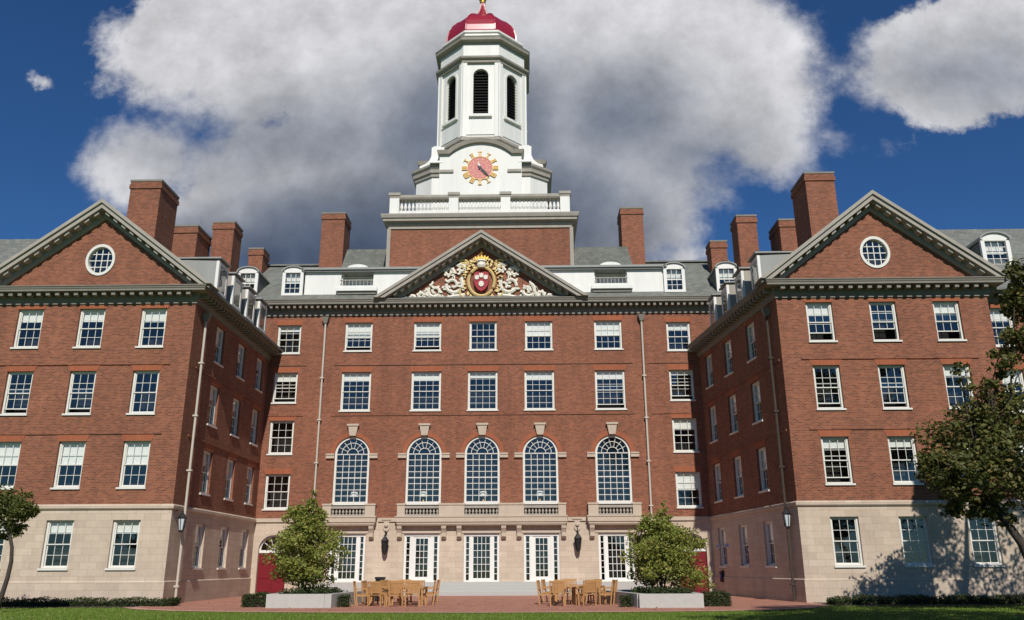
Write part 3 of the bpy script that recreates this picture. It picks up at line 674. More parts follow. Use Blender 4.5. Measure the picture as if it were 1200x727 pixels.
def wing(sgn, xo, front_l, front_r, path, blinds, sideb):
    cx = (front_l+front_r)/2; W = front_r-front_l
    rows = ((11.72, 13.64), (8.48, 10.53), (5.07, 7.18), (1.54, 3.62))
    fh = []
    for r, (za, zb) in enumerate(rows):
        for i in (-1, 0, 1): fh.append((cx+i*3.03-.63-front_l, cx+i*3.03+.63-front_l, za, zb))
    # side wall facing the court
    if sgn < 0: p0, p1 = Vector((front_r, WY)), Vector((XL, 0)); Ts = place(front_r, WY, 0, atan2(p1.y-p0.y, p1.x-p0.x)); us = (3.6, 7.0, 10.3)
    else: p0, p1 = Vector((XR, 0)), Vector((front_l, WY)); Ts = place(XR, 0, 0, atan2(p1.y-p0.y, p1.x-p0.x)); us = (1.7, 5.0, 8.4)
    L = (p1-p0).length
    shl = [(u-.6, u+.6, za, zb) for u in us for za, zb in rows]
    Tf = place(front_l, WY, 0)
    b = MB(); wall(b, Tf, W, 4.31, 13.9, fh); wall(b, Ts, L, 4.31, 13.9, shl)
    xout = front_l if sgn < 0 else front_r
    b.face([(xout, WY, 4.31), (xout, 8, 4.31), (xout, 8, 13.9), (xout, WY, 13.9)])
    gable_face(b, cx, WY, 14.5, W/2, S_W, 16.18, .78)
    for z in (10.92, 7.6):
        b.box(front_l+.9, front_r-.9, WY-.05, WY-.001, z-.1, z)
        b.T = Ts; b.box(.8, L-.3, -.05, -.001, z-.1, z); b.T = None
    b.build('wing_wall', 'brick', hall)
    s = MB(); wall(s, Tf, W, 0, 4.31, fh); wall(s, Ts, L, 0, 4.31, shl); s.face([(xout, WY, 0), (xout, 8, 0), (xout, 8, 4.31), (xout, WY, 4.31)])
    s.build('wing_base', 'stone', hall)
    s = MB(); s.sweep(path, [(.002, 4.08), (.05, 4.08), (.1, 4.14), (.1, 4.25), (.04, 4.315), (.002, 4.315)]); s.sweep(path, [(.002, 0), (.05, 0), (.05, .95), (.002, 1.0)]); s.build('wing_moulding', 'stone', hall)
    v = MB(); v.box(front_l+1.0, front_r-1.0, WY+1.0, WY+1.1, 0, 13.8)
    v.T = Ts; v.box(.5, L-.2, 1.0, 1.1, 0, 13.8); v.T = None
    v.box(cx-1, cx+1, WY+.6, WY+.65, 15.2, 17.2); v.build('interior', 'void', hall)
    for i, (u0, u1, za, zb) in enumerate(fh):
        bl, op = blinds[i]; put_window(place(front_l+(u0+u1)/2, WY, za), u1-u0, zb-za, 3, 4, bl, i < 9, op)
    for i, (u0, u1, za, zb) in enumerate(shl):
        put_window(Ts @ place((u0+u1)/2, 0, za), u1-u0, zb-za, 3, 4, sideb[i], (i % 4) != 3, 0)
    # round window
    o = MB()
    for i in range(32):
        a, c = 2*pi*i/32, 2*pi*(i+1)/32; q = [(.69, a), (.83, a), (.83, c), (.69, c)]
        o.hexa([(cx+OVX*r*cos(t_), WY-.05, 16.18+r*sin(t_)) for r, t_ in q][::-1], [(cx+OVX*r*cos(t_), WY+.0-.001, 16.18+r*sin(t_)) for r, t_ in q][::-1])
        q = [(.69, a), (.775, a), (.775, c), (.69, c)]
        o.hexa([(cx+OVX*r*cos(t_), WY+.0, 16.18+r*sin(t_)) for r, t_ in q][::-1], [(cx+OVX*r*cos(t_), WY+.25, 16.18+r*sin(t_)) for r, t_ in q][::-1])
    ow = o.build('round_window', 'frame', hall)
    o = MB()
    for k in (-1, 0, 1):
        x = k*.34; hh = sqrt(.69**2-x*x); o.box(cx+OVX*x-.02, cx+OVX*x+.02, WY+.1, WY+.13, 16.18-hh, 16.18+hh); o.box(cx-OVX*hh, cx+OVX*hh, WY+.098, WY+.132, 16.18+x-.02, 16.18+x+.02)
    o.build('sash', 'frame', ow); o = MB(); o.face([(cx+OVX*.73*cos(2*pi*i/32), WY+.12, 16.18+.73*sin(2*pi*i/32)) for i in range(32)]); o.build('pane', 'glass', ow)
    cornice(path, 13.86, .68, .78, 'wing_cornice', .44)
    # gable rake
    AP = 19.2; p = MB(); y0 = WY-.72; zb = 14.66
    chev(p, cx, AP, S_W, 0, .2, zb, y0, WY+.6); chev(p, cx, AP, S_W, .201, .46, zb, y0+.09, WY+.5); chev(p, cx, AP, S_W, .461, .84, zb, WY-.13, WY+.3)
    rake_blocks(p, cx, AP, S_W, .462, .62, zb+.15, WY-.52, WY-.131, .44)
    p.build('gable_rake', 'trim', hall)
    rf = MB(); hb = (AP-.12-14.62)/S_W
    for q in (-1, 1):
        bt = [(cx, WY-.6, AP-.3), (cx+q*hb, WY-.6, 14.45), (cx+q*hb, 1.5, 14.45), (cx, 1.5, AP-.3)]; tp = [(a, b_, c_+.16) for a, b_, c_ in bt]
        rf.hexa(bt if q > 0 else bt[::-1], tp if q > 0 else tp[::-1])
    rf.build('wing_roof', 'slate', hall)
    # flat-topped dormers along the court slope
    xi = (front_r-.05 if sgn < 0 else front_l+.05)
    for k, y in enumerate((-10.2, -7.9, -5.6, -3.4)):
        x1 = xi + (.3 if sgn < 0 else -.25) - (0 if sgn < 0 else 0.11*(y+10.2)); zt = 16.72; xin = cx-sgn*1.8
        d = MB(); 
        P = [(x1, 14.75), (x1, zt), (xin, zt+.12), (xin, 16.5)] if sgn < 0 else [(x1, 14.75), (xin, 16.5), (xin, zt+.12), (x1, zt)]
        d.prism(P[::-1] if sgn < 0 else P[::-1], y, y+1.35)
        o = d.build('dormer', 'lead' if k == 0 else 'trim', hall)
        d = MB(); xa, xb = sorted((x1-sgn*.0+(.12 if sgn < 0 else -.12), xin)); d.box(xa, xb, y-.07, y+1.42, zt+.125, zt+.2); d.build('dormer_roof', 'lead', o)
        d = MB(); xa, xb = sorted((x1+(.02 if sgn < 0 else -.02), x1+(-.12 if sgn < 0 else .12))); d.box(xa, xb, y-.03, y-.001, 14.8, zt); xa, xb = sorted((x1, x1+(.03 if sgn < 0 else -.03))); d.box(xa+.001, xb, y, y+.2, 15.0, zt); d.box(xa+.001, xb, y+1.15, y+1.35, 15.0, zt); d.box(xa+.001, xb, y+.2, y+1.15, zt-.2, zt); d.box(xa+.001, xb, y+.2, y+1.15, 15.0, 15.2); d.build('corner_board', 'white', o)
        d = MB(); xa = x1+(.008 if sgn < 0 else -.008); d.face([(xa, y+.2, 15.2), (xa, y+1.15, 15.2), (xa, y+1.15, zt-.2), (xa, y+.2, zt-.2)]); d.build('pane', 'glass', o)
    return cx
bl = {  # blind share and sash opening, row by row from the top, left to right
 -1: [(.28, 0), (.28, 0), (.3, 0), (0, .1), (0, .1), (0, 0), (.5, 0), (.5, 0), (.5, 0), (.25, 0), (.22, 0), (.22, 0)],
 1: [(.28, .2), (0, .3), (.3, .22), (0, .1), (0, .1), (.2, 0), (.2, .1), (.18, 0), (.3, 0), (0, 0), (0, 0), (0, 0)]}
rs = random.Random(3)
PL = [(-23.45, 8), (-23.45, WY), (-13.39, WY), (XL, -.01)]
PR = [(XR, -.01), (14.77, WY), (24.85, WY), (24.85, 8)]
cxl = wing(-1, 0, -23.45, -13.39, PL, bl[-1], [rs.choice((.4, .5, .3)) for _ in range(12)])
cxr = wing(1, 0, 14.77, 24.85, PR, bl[1], [rs.choice((.45, .5, .4)) for _ in range(12)])
# ranges running on from the wings
for sg in (-1, 1):
    x0, x1 = (-42, -23.46) if sg < 0 else (24.86, 44)
    b = MB(); hs = [(x-.63-x0, x+.63-x0, za, zb) for x in ([26.0, 29.2, 32.4] if sg > 0 else [-26.5, -30]) for za, zb in ((11.72, 13.64), (8.48, 10.53), (5.07, 7.18), (1.54, 3.62))]
    wall(b, place(x0, WY+1.2, 0), x1-x0, 0, 14.4, hs); b.build('range_wall', 'brick', hall)
    for h in hs[:8]: put_window(place(x0+(h[0]+h[1])/2, WY+1.2, h[2]), 1.26, h[3]-h[2], 3, 4, .3)
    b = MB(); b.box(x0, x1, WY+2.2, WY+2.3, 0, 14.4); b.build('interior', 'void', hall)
    cornice([(x0, WY+1.2), (x1, WY+1.2)], 13.9, .6, .6, 'range_cornice', .44)
    b = MB(); slope(b, x0, x1, WY+.55, 14.5, -5.6, 19.95); slope(b, x0, x1, 1, 14.5, -5.6, 19.952); b.build('range_roof', 'slate', hall)
dormer(place(27.3, WY+2.6, 16.3), 2.4, 1.5, 1.9); dormer(place(-27.6, WY+2.6, 16.3), 2.4, 1.5, 1.9)

# chimneys
def chimney(x0, x1, y0, y1, zb, zt, pots=False):
    c = MB(); c.box(x0, x1, y0, y1, zb, zt-.55); c.box(x0-.06, x1+.06, y0-.06, y1+.06, zt-.549, zt-.3); c.box(x0-.02, x1+.02, y0-.02, y1+.02, zt-.299, zt-.12)
    o = c.build('chimney', 'brick', hall)
    c = MB(); c.box(x0-.05, x1+.05, y0-.05, y1+.05, zt-.119, zt); c.build('chimney_cap', 'darktrim', o)
for x0, x1, y0, y1, zb, zt in ((-19.5, -17.78, -8, -5.7, 17, 22.5), (18.66, 20.3, -7, -4.6, 17, 23.0),
    (-19.6, -18.0, -2, .2, 17, 22.3), (18.75, 20.5, -1.5, .6, 17, 22.5), (-17.85, -16.45, 0, 1.5, 17, 23.4), (16.35, 17.6, -.6, .9, 16, 23.2),
    (-16.75, -15.75, 4, 5.3, 19, 23.1), (15.4, 16.5, 3, 4.3, 19, 22.9), (-12.02, -10.35, 5, 6.9, 20, 26.2), (9.62, 11.2, 5, 6.9, 20, 26.35)):
    chimney(x0, x1, y0, y1, zb, zt)

# --- clock tower
TX, TY = -.3, 7.
t_ = MB(); t_.box(TX-6.03, TX+6.03, TY-6.03, TY+6.03, 17, 23.15); t_.build('tower_base', 'brick', hall)
for sx in (-1, 1): t_ = MB(); t_.box(TX+sx*6.08-.12, TX+sx*6.08+.12, TY-6.1, TY-5.8, 20, 23.14); t_.build('corner_board', 'trim', hall)
def ring_path(cx, cy, h): return [(cx-h, cy+h), (cx-h, cy-h), (cx+h, cy-h), (cx+h, cy+h)]
t_ = MB(); P6 = ring_path(TX, TY, 6.03)
t_.sweep(P6, [(.002, 23.1), (.08, 23.1), (.08, 23.3), (.18, 23.36), (.18, 23.5), (.42, 23.55), (.42, 23.7), (.5, 23.75), (.56, 23.95), (.56, 24.02), (.002, 24.05)]); t_.box(TX-6.0, TX+6.0, TY-6.0, TY+6.0, 23.9, 24.04)
t_.build('tower_cornice', 'trim', hall)
TX -= .05
t_ = MB(); hp = 5.75
for ax in range(4):
    t_.T = place(TX, TY, 0, ax*pi/2)
    peds = (-hp, -1.75, 1.75, hp)
    for i, px in enumerate(peds):
        if i == 3: continue
        t_.box(px-.32, px+.32, -hp-.32, -hp+.32, 24.06, 25.55)
    for a, b in zip(peds[:-1], peds[1:]):
        t_.box(a+.33, b-.33, -hp-.17, -hp+.17, 24.06, 24.5); n = 13
        for i in range(n):
            x = a+.33+(b-a-.66)*(i+.5)/n; t_.lathe([(.07, 24.5), (.05, 24.58), (.11, 24.75), (.1, 24.85), (.045, 25.15), (.07, 25.3)], (x, -hp, 0), 8, cap=False)
    t_.T = None
t_.build('tower_balustrade', 'white', hall)
t_ = MB(); t_.sweep(ring_path(TX, TY, hp)[:1]+ring_path(TX, TY, hp)[1:]+[(TX-hp, TY+hp)], [(-.3, 25.3), (.28, 25.3), (.34, 25.4), (.34, 25.55), (.26, 25.62), (-.3, 25.62)])
for ax in range(4):
    t_.T = place(TX, TY, 0, ax*pi/2)
    for px in (-hp, -1.75, 1.75): t_.box(px-.4, px+.4, -hp-.4, -hp+.4, 25.55, 25.75)
t_.T = None; t_.build('balustrade_rail', 'trim', hall)
# clock stage
t_ = MB(); TX -= .05
def arch_top(hw, z0, z1, n=14):
    """segmental top from (hw,z0) over (0,z1) to (-hw,z0)"""
    sh = hw*.25; c = hw-sh; r = (c*c+(z1-z0)**2)/(2*(z1-z0)); zc = z1-r; a = math.asin(c/r)
    return [(hw, z0)]+[(r*sin(a-2*a*i/n), zc+r*cos(a-2*a*i/n)) for i in range(n+1)]+[(-hw, z0)]
for ax in range(4):
    t_.T = place(TX, TY, 0, ax*pi/2)
    t_.prism([(-2.9, 24.04), (2.9, 24.04)]+arch_top(2.9, 29.45, 30.35), -4.42, -2.0)
    # side blocks beside the bay and concave volutes up to the belfry
t_.T = None
OCT = [(TX+x, TY+y) for x, y in ((-4.72, 2.9), (-4.72, -2.9), (-3.5, -3.85), (3.5, -3.85), (4.72, -2.9), (4.72, 2.9), (3.5, 3.85), (-3.5, 3.85))]
for za, zb in ((24.04, 28.3),):
    B = [t_.pt((x, y, za)) for x, y in OCT]; U = [t_.pt((x, y, zb)) for x, y in OCT]; t_.fi(U)
    for i in range(8): j = (i+1) % 8; t_.fi([B[i], B[j], U[j], U[i]])
st = t_.build('clock_stage', 'white', hall)
t_ = MB()
for ax in range(4):
    t_.T = place(TX, TY, 0, ax*pi/2)
    A = arch_top(2.95, 29.45, 30.35); B = [(x*1.045, z+.26) for x, z in A]
    for i in range(len(A)-1):
        t_.hexa([(A[i][0], -4.62, A[i][1]+.001), (A[i+1][0], -4.62, A[i+1][1]+.001), (A[i+1][0], -2.2, A[i+1][1]+.001), (A[i][0], -2.2, A[i][1]+.001)], [(B[i][0], -4.72, B[i][1]), (B[i+1][0], -4.72, B[i+1][1]), (B[i+1][0], -2.2, B[i+1][1]), (B[i][0], -2.2, B[i][1])])
    for sg in (-1, 1):
        xa, xb = sorted((sg*1.9, sg*2.88)); t_.box(xa, xb, -4.52, -4.421, 28.05, 28.25)
t_.T = None
t_.build('arched_cornice', 'trim', st)
t_ = MB(); t_.sweep(OCT+OCT[:1], [(.002, 28.0), (.1, 28.0), (.12, 28.2), (.22, 28.26), (.24, 28.5), (.36, 28.66), (.38, 28.82), (-.5, 28.9), (-.5, 28.4)]); t_.build('stage_cornice', 'trim', st)
for k in range(4):
    t_ = MB(); t_.T = place(TX, TY, 0, pi/4+k*pi/2)
    prof = [(-4.5, 28.7)]+[(-3.45-1.0*(1-sin(pi/2*i/8)), 28.7+1.9*(1-cos(pi/2*i/8))) for i in range(9)]+[(-3.0, 30.6), (-3.0, 28.7)]
    t_.prismx(prof[::-1], -1.0, 1.0)
    t_.build('volute', 'white', st)
    for sg in (-1, 1):
        t_ = MB(); t_.T = place(TX, TY, 0, k*pi/2); P = [(2.92, 28.85), (4.45, 28.85), (4.4, 29.02), (4.05, 29.15), (3.75, 29.45), (3.55, 29.9), (3.45, 30.6), (2.92, 30.6)]
        t_.prism(P if sg > 0 else [(-x, z) for x, z in P][::-1], -3.6, -2.7); t_.build('volute', 'white', st)
# dial
dl = MB(); CZ = 28.38; y = TY-4.42; CX0 = TX-.03
def disc(mb, r0, r1, y0, y1, cx=CX0, cz=CZ, n=40):
    for i in range(n):
        a, c = 2*pi*i/n, 2*pi*(i+1)/n; q = [(r0, a), (r1, a), (r1, c), (r0, c)]
        mb.hexa([(cx+r*cos(u), y0, cz+r*sin(u)) for r, u in q][::-1], [(cx+r*cos(u), y1, cz+r*sin(u)) for r, u in q][::-1])
dl.prism([(CX0+.86*cos(2*pi*i/40), CZ+.86*sin(2*pi*i/40)) for i in range(40)], y-.05, y-.001)
dl.cur = 1; disc(dl, .86, .9, y-.07, y-.001); disc(dl, .48, .51, y-.06, y-.051)
for i in range(12):
    a = pi/2-2*pi*i/12; dl.T = Matrix.Translation((CX0, y-.03, CZ)) @ Matrix.Rotation(-a+pi/2, 4, 'Y')
    rom = (2, 1, 2, 3, 3, 1, 2, 3, 4, 3, 1, 2)[i]
    for k in range(rom): x = (k-(rom-1)/2)*.11; dl.box(x-.034, x+.034, -.05, .029, .94, 1.27)
    dl.box(-.13, .13, -.045, .028, .9, .95); dl.box(-.13, .13, -.045, .028, 1.25, 1.29)
dl.T = None
for i in range(12):
    a = 2*pi*(i+.5)/12; leaf_x, leaf_z = CX0+.68*cos(a), CZ+.68*sin(a)
    dl.prism([(leaf_x+.06*cos(u), leaf_z+.06*sin(u)) for u in (0, pi/2, pi, 3*pi/2)], y-.06, y-.051)
dl.build('clock_face', ['pinkdial', 'goldpaint'], st)
hd = MB(); hd.cur = 0
def hand(mb, ang, L, w, yy):
    mb.T = Matrix.Translation((CX0, yy, CZ)) @ Matrix.Rotation(ang, 4, 'Y')
    mb.prism([(-w*.5, -.2), (w*.5, -.2), (w, L*.55), (0, L), (-w, L*.55)], -.012, .012); mb.T = None
hand(hd, radians(137), 1.0, .09, y-.11); hd.cur = 1; hand(hd, radians(35) if False else radians(-18), .5, .08, y-.08); hd.cur = 0; disc(hd, .001, .11, y-.14, y-.06, n=12)
hd.build('clock_hand', ['black', 'cream'], st)
# belfry
TX -= .1
be = MB(); ap = 3.22; Rv = ap/cos(pi/8); side = 2*ap*math.tan(pi/8)
OH = (side/2-.56, side/2+.56, 33.35, 37.2, True)
for k in range(8):
    T = place(TX, TY, 0, k*pi/4) @ place(-side/2, -ap, 0)
    wall(be, T, side, 29, 38.1, [OH], .35)
    be.T = T
    be.box(-.12, .3, -.14, -.003, 31.5, 37.7); be.box(side-.3, side+.12, -.14, -.003, 31.5, 37.7)   # pilasters
    be.box(.25, side-.25, -.06, -.002, 31.7, 32.9)
    be.box(side/2-.72, side/2-.565, -.07, -.002, 33.4, 36.65); be.box(side/2+.565, side/2+.72, -.07, -.002, 33.4, 36.65)
    be.box(side/2-.85, side/2+.85, -.2, -.002, 33.15, 33.345)
    for i in range(12):
        a, c = pi*i/12, pi*(i+1)/12; q = [(.565, a), (.72, a), (.72, c), (.565, c)]
        be.hexa([(side/2+r*cos(u), -.07, 36.64+r*sin(u)) for r, u in q][::-1], [(side/2+r*cos(u), -.002, 36.64+r*sin(u)) for r, u in q][::-1])
    be.T = None
bo = be.build('belfry', 'white', hall)
e8 = lambda r: (r/cos(pi/8))
be = MB()
be.lathe([(e8(ap), 31.2), (e8(ap+.2), 31.2), (e8(ap+.2), 31.4), (e8(ap+.1), 31.5), (e8(ap), 31.5)], (TX, TY, 0), 8, pi/8, cap=False)
be.build('string_course', 'trim', bo); be = MB()
be.lathe([(e8(ap), 37.72), (e8(ap+.18), 37.72), (e8(ap+.2), 37.9), (e8(ap+.36), 38.0), (e8(ap+.4), 38.14), (e8(ap+.1), 38.2)], (TX, TY, 0), 8, pi/8, cap=False)
be.build('belfry_cornice', 'trim', bo); be = MB()
be.lathe([(e8(ap), 39.35), (e8(ap+.08), 39.35), (e8(ap+.12), 39.5), (e8(ap+.36), 39.58), (e8(ap+.4), 39.75), (e8(ap+.46), 39.85), (e8(ap+.2), 39.95), (e8(2.9), 39.98)], (TX, TY, 0), 8, pi/8, cap=False)
be.build('dome_cornice', 'trim', bo)
be = MB(); be.lathe([(e8(ap+.02), 38.19), (e8(ap+.02), 39.36)], (TX, TY, 0), 8, pi/8)
be.build('belfry_attic', 'white', bo); be = MB()
be.lathe([(e8(3.05), 39.97), (e8(3.05), 40.5), (e8(3.15), 40.55), (e8(3.15), 40.7), (e8(2.9), 40.75)], (TX, TY, 0), 8, pi/8)
be.build('dome_base', 'white', bo)
for k in range(8):
    l = MB(); l.T = place(TX, TY, 0, k*pi/4) @ place(-side/2, -ap, 0)
    for i in range(16):
        z = 33.4+.24*i; hw = .555 if z < 36.5 else sqrt(max(.02, .555**2-(z+.1-36.64)**2))
        l.hexa([(side/2-hw, .14, z), (side/2+hw, .14, z), (side/2+hw, .32, z+.18), (side/2-hw, .32, z+.18)], [(side/2-hw, .14, z+.03), (side/2+hw, .14, z+.03), (side/2+hw, .32, z+.21), (side/2-hw, .32, z+.21)])
    l.box(side/2-.56, side/2+.56, .352, .37, 33.3, 37.25)
    l.build('louvre', 'louvre', bo)
TX -= .1
dm = MB(); dprof = [(2.92, 40.72), (2.96, 41.1), (2.92, 41.6), (2.78, 42.1), (2.5, 42.6), (2.1, 43.05), (1.6, 43.42), (1.1, 43.7), (.72, 43.92), (.5, 44.15), (.36, 44.45), (.25, 44.8), (.17, 45.15), (.13, 45.5)]
dm.lathe(dprof, (TX, TY, 0), 8, pi/8)
for k in range(8):
    a = pi/8+k*pi/4; dm.tube([(TX+r*cos(a)*1.0, TY+r*sin(a)*1.0, z) for r, z in dprof], .075, 5)
do = dm.build('dome', 'red', hall)
fn = MB(); fn.lathe([(.13, 45.5), (.24, 45.53), (.24, 45.6), (.12, 45.66), (.28, 45.8), (.36, 46.05), (.28, 46.3), (.1, 46.42), (.07, 46.9), (.14, 47.05), (.02, 47.6)], (TX, TY, 0), 14); fn.build('finial', 'gold', do, True)

# --- downpipes
def pipe(x, y, zt, zb, dx=0, dyo=0, head=True, m_='pipe'):
    p = MB(); p.tube([(x, y, zt), (x, y, zb)], .06, 8)
    for z in [zb+.6+i*2.6 for i in range(int((zt-zb)/2.6))]: p.box(x-.12, x+.12, y-.09, y+.09, z, z+.08)
    o = p.build('downpipe', m_, hall)
    if head: p = MB(); p.hexa([(x-.1, y-.1, zt-.35), (x+.1, y-.1, zt-.35), (x+.1, y+.1, zt-.35), (x-.1, y+.1, zt-.35)], [(x-.22, y-.2, zt+.05), (x+.22, y-.2, zt+.05), (x+.22, y+.12, zt+.05), (x-.22, y+.12, zt+.05)]); p.build('rain_head', 'darktrim', o)
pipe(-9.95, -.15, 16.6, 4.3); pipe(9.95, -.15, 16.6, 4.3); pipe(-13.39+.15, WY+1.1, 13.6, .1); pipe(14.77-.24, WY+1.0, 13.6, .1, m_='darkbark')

# --- steps in front of the doors
st_ = MB()
for i in range(4): st_.box(-6.0, 6.3, -.42-.36*(4-i)+.36, -.001-.0*i if i == 3 else -.001, .175*i if i else -.02, .175*(i+1)-.004*0) if False else None
for i in range(4):
    y0 = -1.5+.36*i; st_.box(-6.0, 6.3, y0, -.003, .178*i+.001*(i > 0), .178*(i+1))
st_.box(-9.6, -6.01, -.9, -.003, 0, .7); st_.box(6.31, 9.6, -.9, -.003, 0, .7)
st_.build('steps', 'granite', hall)

# ------------------------------------------------------------------ ground
g_ = MB(); g_.face([(-600, -600, 0), (600, -600, 0), (600, 600, 0), (-600, 600, 0)]); tag(g_.build('lawn', 'lawn'), kind='structure')
EDGE = [(-13.5, -13.0), (-13.7, -14.9), (-12.4, -16.4), (-10.6, -17.6), (-8, -18.5), (-4, -19.2), (1, -19.5), (6, -19.3), (9, -18.9), (11.4, -18.2), (13.2, -16.9), (14.6, -15.2), (15.0, -13.0)]
def inside(x, y):
    for (xa, ya), (xb, yb) in zip(EDGE[:-1], EDGE[1:]):
        if xa <= x <= xb and xb-xa > .05: return y > ya+(yb-ya)*(x-xa)/(xb-xa)+.1
    return False
g_ = MB(); g_.face([(x, y, .012) for x, y in EDGE]+[(15, -.02, .012), (-13.5, -.02, .012)]); tag(g_.build('brick_path', 'paving'), kind='structure')
EP = [Vector(p) for p in EDGE]; IN = []
for i, p in enumerate(EP):
    a, b = EP[max(i-1, 0)], EP[min(i+1, len(EP)-1)]; d = (b-a).normalized(); IN.append(p+Vector((-d.y, d.x))*.55)
g_ = MB()
for i in range(len(EP)-1): g_.face([(EP[i].x, EP[i].y, .017), (EP[i+1].x, EP[i+1].y, .017), (IN[i+1].x, IN[i+1].y, .017), (IN[i].x, IN[i].y, .017)])
tag(g_.build('path_edging', 'edging'), kind='structure')
lt = MB(); rl = random.Random(77)
for i in range(420):
    x, y = rl.uniform(-12, 13), rl.uniform(-19, -6)
    if not inside(x, y): continue
    a = rl.uniform(0, 6.28); u = Vector((cos(a), sin(a), rl.uniform(-.2, .3)))*rl.uniform(.04, .08); w = Vector((-sin(a), cos(a), rl.uniform(-.2, .4)))*rl.uniform(.02, .04); c = Vector((x, y, .035))
    lt.face([c-u, c+w, c+u, c-w])
tag(lt.build('fallen_leaves', 'tan'), 'scattered dry fallen leaves on the brick path', 'leaves', kind='stuff')
for a, b, c in ((-60, -13.45, -14.6), (15.0, 60, -15.2)): g_ = MB(); g_.box(a, b, c, WY-.05, -.05, .02); tag(g_.build('planting_bed', 'soil'), kind='structure')
def inside_path(x, y):
    if y > -13: return True
    for (xa, ya), (xb, yb) in zip(EDGE[:-1], EDGE[1:]):
        if xa <= x <= xb or xb <= x <= xa:
            if abs(xb-xa) > .05: return y > ya+(yb-ya)*(x-xa)/(xb-xa)-.03
    return False
gb = MB(); rg = random.Random(11)
for i in range(42000):
    y = -26+14*rg.random()**1.3; y = max(-26., min(-13.0, -25.5+11*rg.random()**1.2)); x = rg.uniform(-20, 24)
    if inside_path(x, y) or (y > -14.7 and (x < -13.4 or x > 15)): continue
    h = rg.uniform(.03, .075); a = rg.uniform(0, pi); w = .012; lx, ly = rg.uniform(-.03, .03), rg.uniform(-.03, .03)
    gb.face([(x-w*cos(a), y-w*sin(a), 0), (x+w*cos(a), y+w*sin(a), 0), (x+lx, y+ly, h)])
tag(gb.build('grass', 'grass'), 'short bright green lawn grass in front of the brick path', 'grass', kind='stuff')

# ------------------------------------------------------------------ plants
def leaves(mb, rg, c, r, n, size, flat=1., asp=.5, hollow=.25):
    """n leaf faces through a blob: denser towards its skin, folded once along the middle"""
    for _ in range(n):
        while True:
            d = Vector((rg.uniform(-1, 1), rg.uniform(-1, 1), rg.uniform(-1, 1)))
            if hollow < d.length < 1: break
        p = Vector((c[0]+d.x*r[0], c[1]+d.y*r[1], c[2]+d.z*r[2]))
        u = Vector((rg.gauss(0, 1), rg.gauss(0, 1), rg.gauss(0, .7)*flat)).normalized(); w = u.cross(Vector((rg.gauss(0, 1), rg.gauss(0, 1), rg.gauss(0, 1)))).normalized()
        s = size*rg.uniform(.6, 1.3); b = w.cross(u)*s*.12
        P = [p-u*s, p+w*s*asp+b, p+u*s, p-w*s*asp+b]; i = [mb.pt(q) for q in P]
        mb.fi([i[0], i[1], i[2]]); mb.fi([i[0], i[2], i[3]])
def limbs(mb, base, tips, r0, r1, rg, wob=.12):
    for tp in tips:
        b, t = Vector(base), Vector(tp); L = (t-b).length; P = []; R = []
        for i in range(7):
            k = i/6; q = b.lerp(t, k)+Vector((rg.uniform(-1, 1), rg.uniform(-1, 1), 0))*wob*L*.25*sin(pi*k); q.z += .12*L*sin(pi*k)*.5; P.append(q); R.append(r0+(r1-r0)*k)
        mb.tube(P, R, 6)
def tree(name, label, cat, loc, stems, clusters, size, lm, bm_, seed, per=900, group=None, r0=.09, twig=True):
    rg = random.Random(seed); t = thing(name, label, cat, loc, group)
    tr = MB()
    for s in stems: tr.tube(*s, 8)
    top = Vector(stems[0][0][-1])
    for c in clusters: limbs(tr, top if (Vector(c[0])-top).length < 6 else top, [c[0]], r0, .012, rg)
    tr.build('trunk', bm_, t, True)
    k = MB()
    for c, r, n in clusters:
        m = max(3, int(n/70))
        for _ in range(m):
            d = Vector((rg.gauss(0, 1), rg.gauss(0, 1), rg.gauss(0, 1))).normalized()*rg.uniform(.35, 1)
            q = (c[0]+d.x*r[0], c[1]+d.y*r[1], c[2]+d.z*r[2]); e = rg.uniform(.22, .42)*max(r)
            leaves(k, rg, q, (e, e, e*.7), int(n/m*.8), size, hollow=.0)
        leaves(k, rg, c, r, int(n*.2), size)
    k.build('crown', lm, t)
    return t
# two small trees in the planters
def small_tree(label, loc, seed, w, h, lean=0.):
    cl = []
    rg = random.Random(seed)
    for i in range(13):
        z = .5+(h-1.2)*((i+.5)/13); k = sin(pi*min(1, (z/h)*.8+.2)); a = i*2.4
        cl.append(((lean*z+cos(a)*w*.52*k*rg.uniform(.3, 1), sin(a)*w*.42*k, z), (w*.36*k+.14, w*.34*k+.14, .45), 1250))
    cl.append(((lean*h, 0, h-.45), (.4, .4, .45), 500)); cl.append(((lean*h+.15, 0, h-.05), (.13, .13, .4), 90))
    stems = [([(0, 0, 0), (.03, .02, .6), (.06, 0, 1.5), (.1, .05, 2.2)], [.055, .045, .035, .02])]
    for q in range(4): a = q*1.6; stems.append(([(.08*cos(a), .08*sin(a), 0), (.2*cos(a), .2*sin(a), .6), (.5*cos(a), .5*sin(a), 1.6), (.75*cos(a), .7*sin(a), 2.3)], [.04, .035, .025, .012]))
    return tree('small_tree', label, 'tree', loc, stems, cl, .07, 'leaf', 'bark', seed, group='small trees in the concrete planters', r0=.025)
small_tree('olive green small tree in the planter beside the red door', (-6.95, -13.0, .45), 21, 2.55, 4.1, 0.02)
small_tree('wide olive green small tree in the planter before the shaded doorway', (8.3, -13.2, .42), 22, 2.75, 3.55, .05)
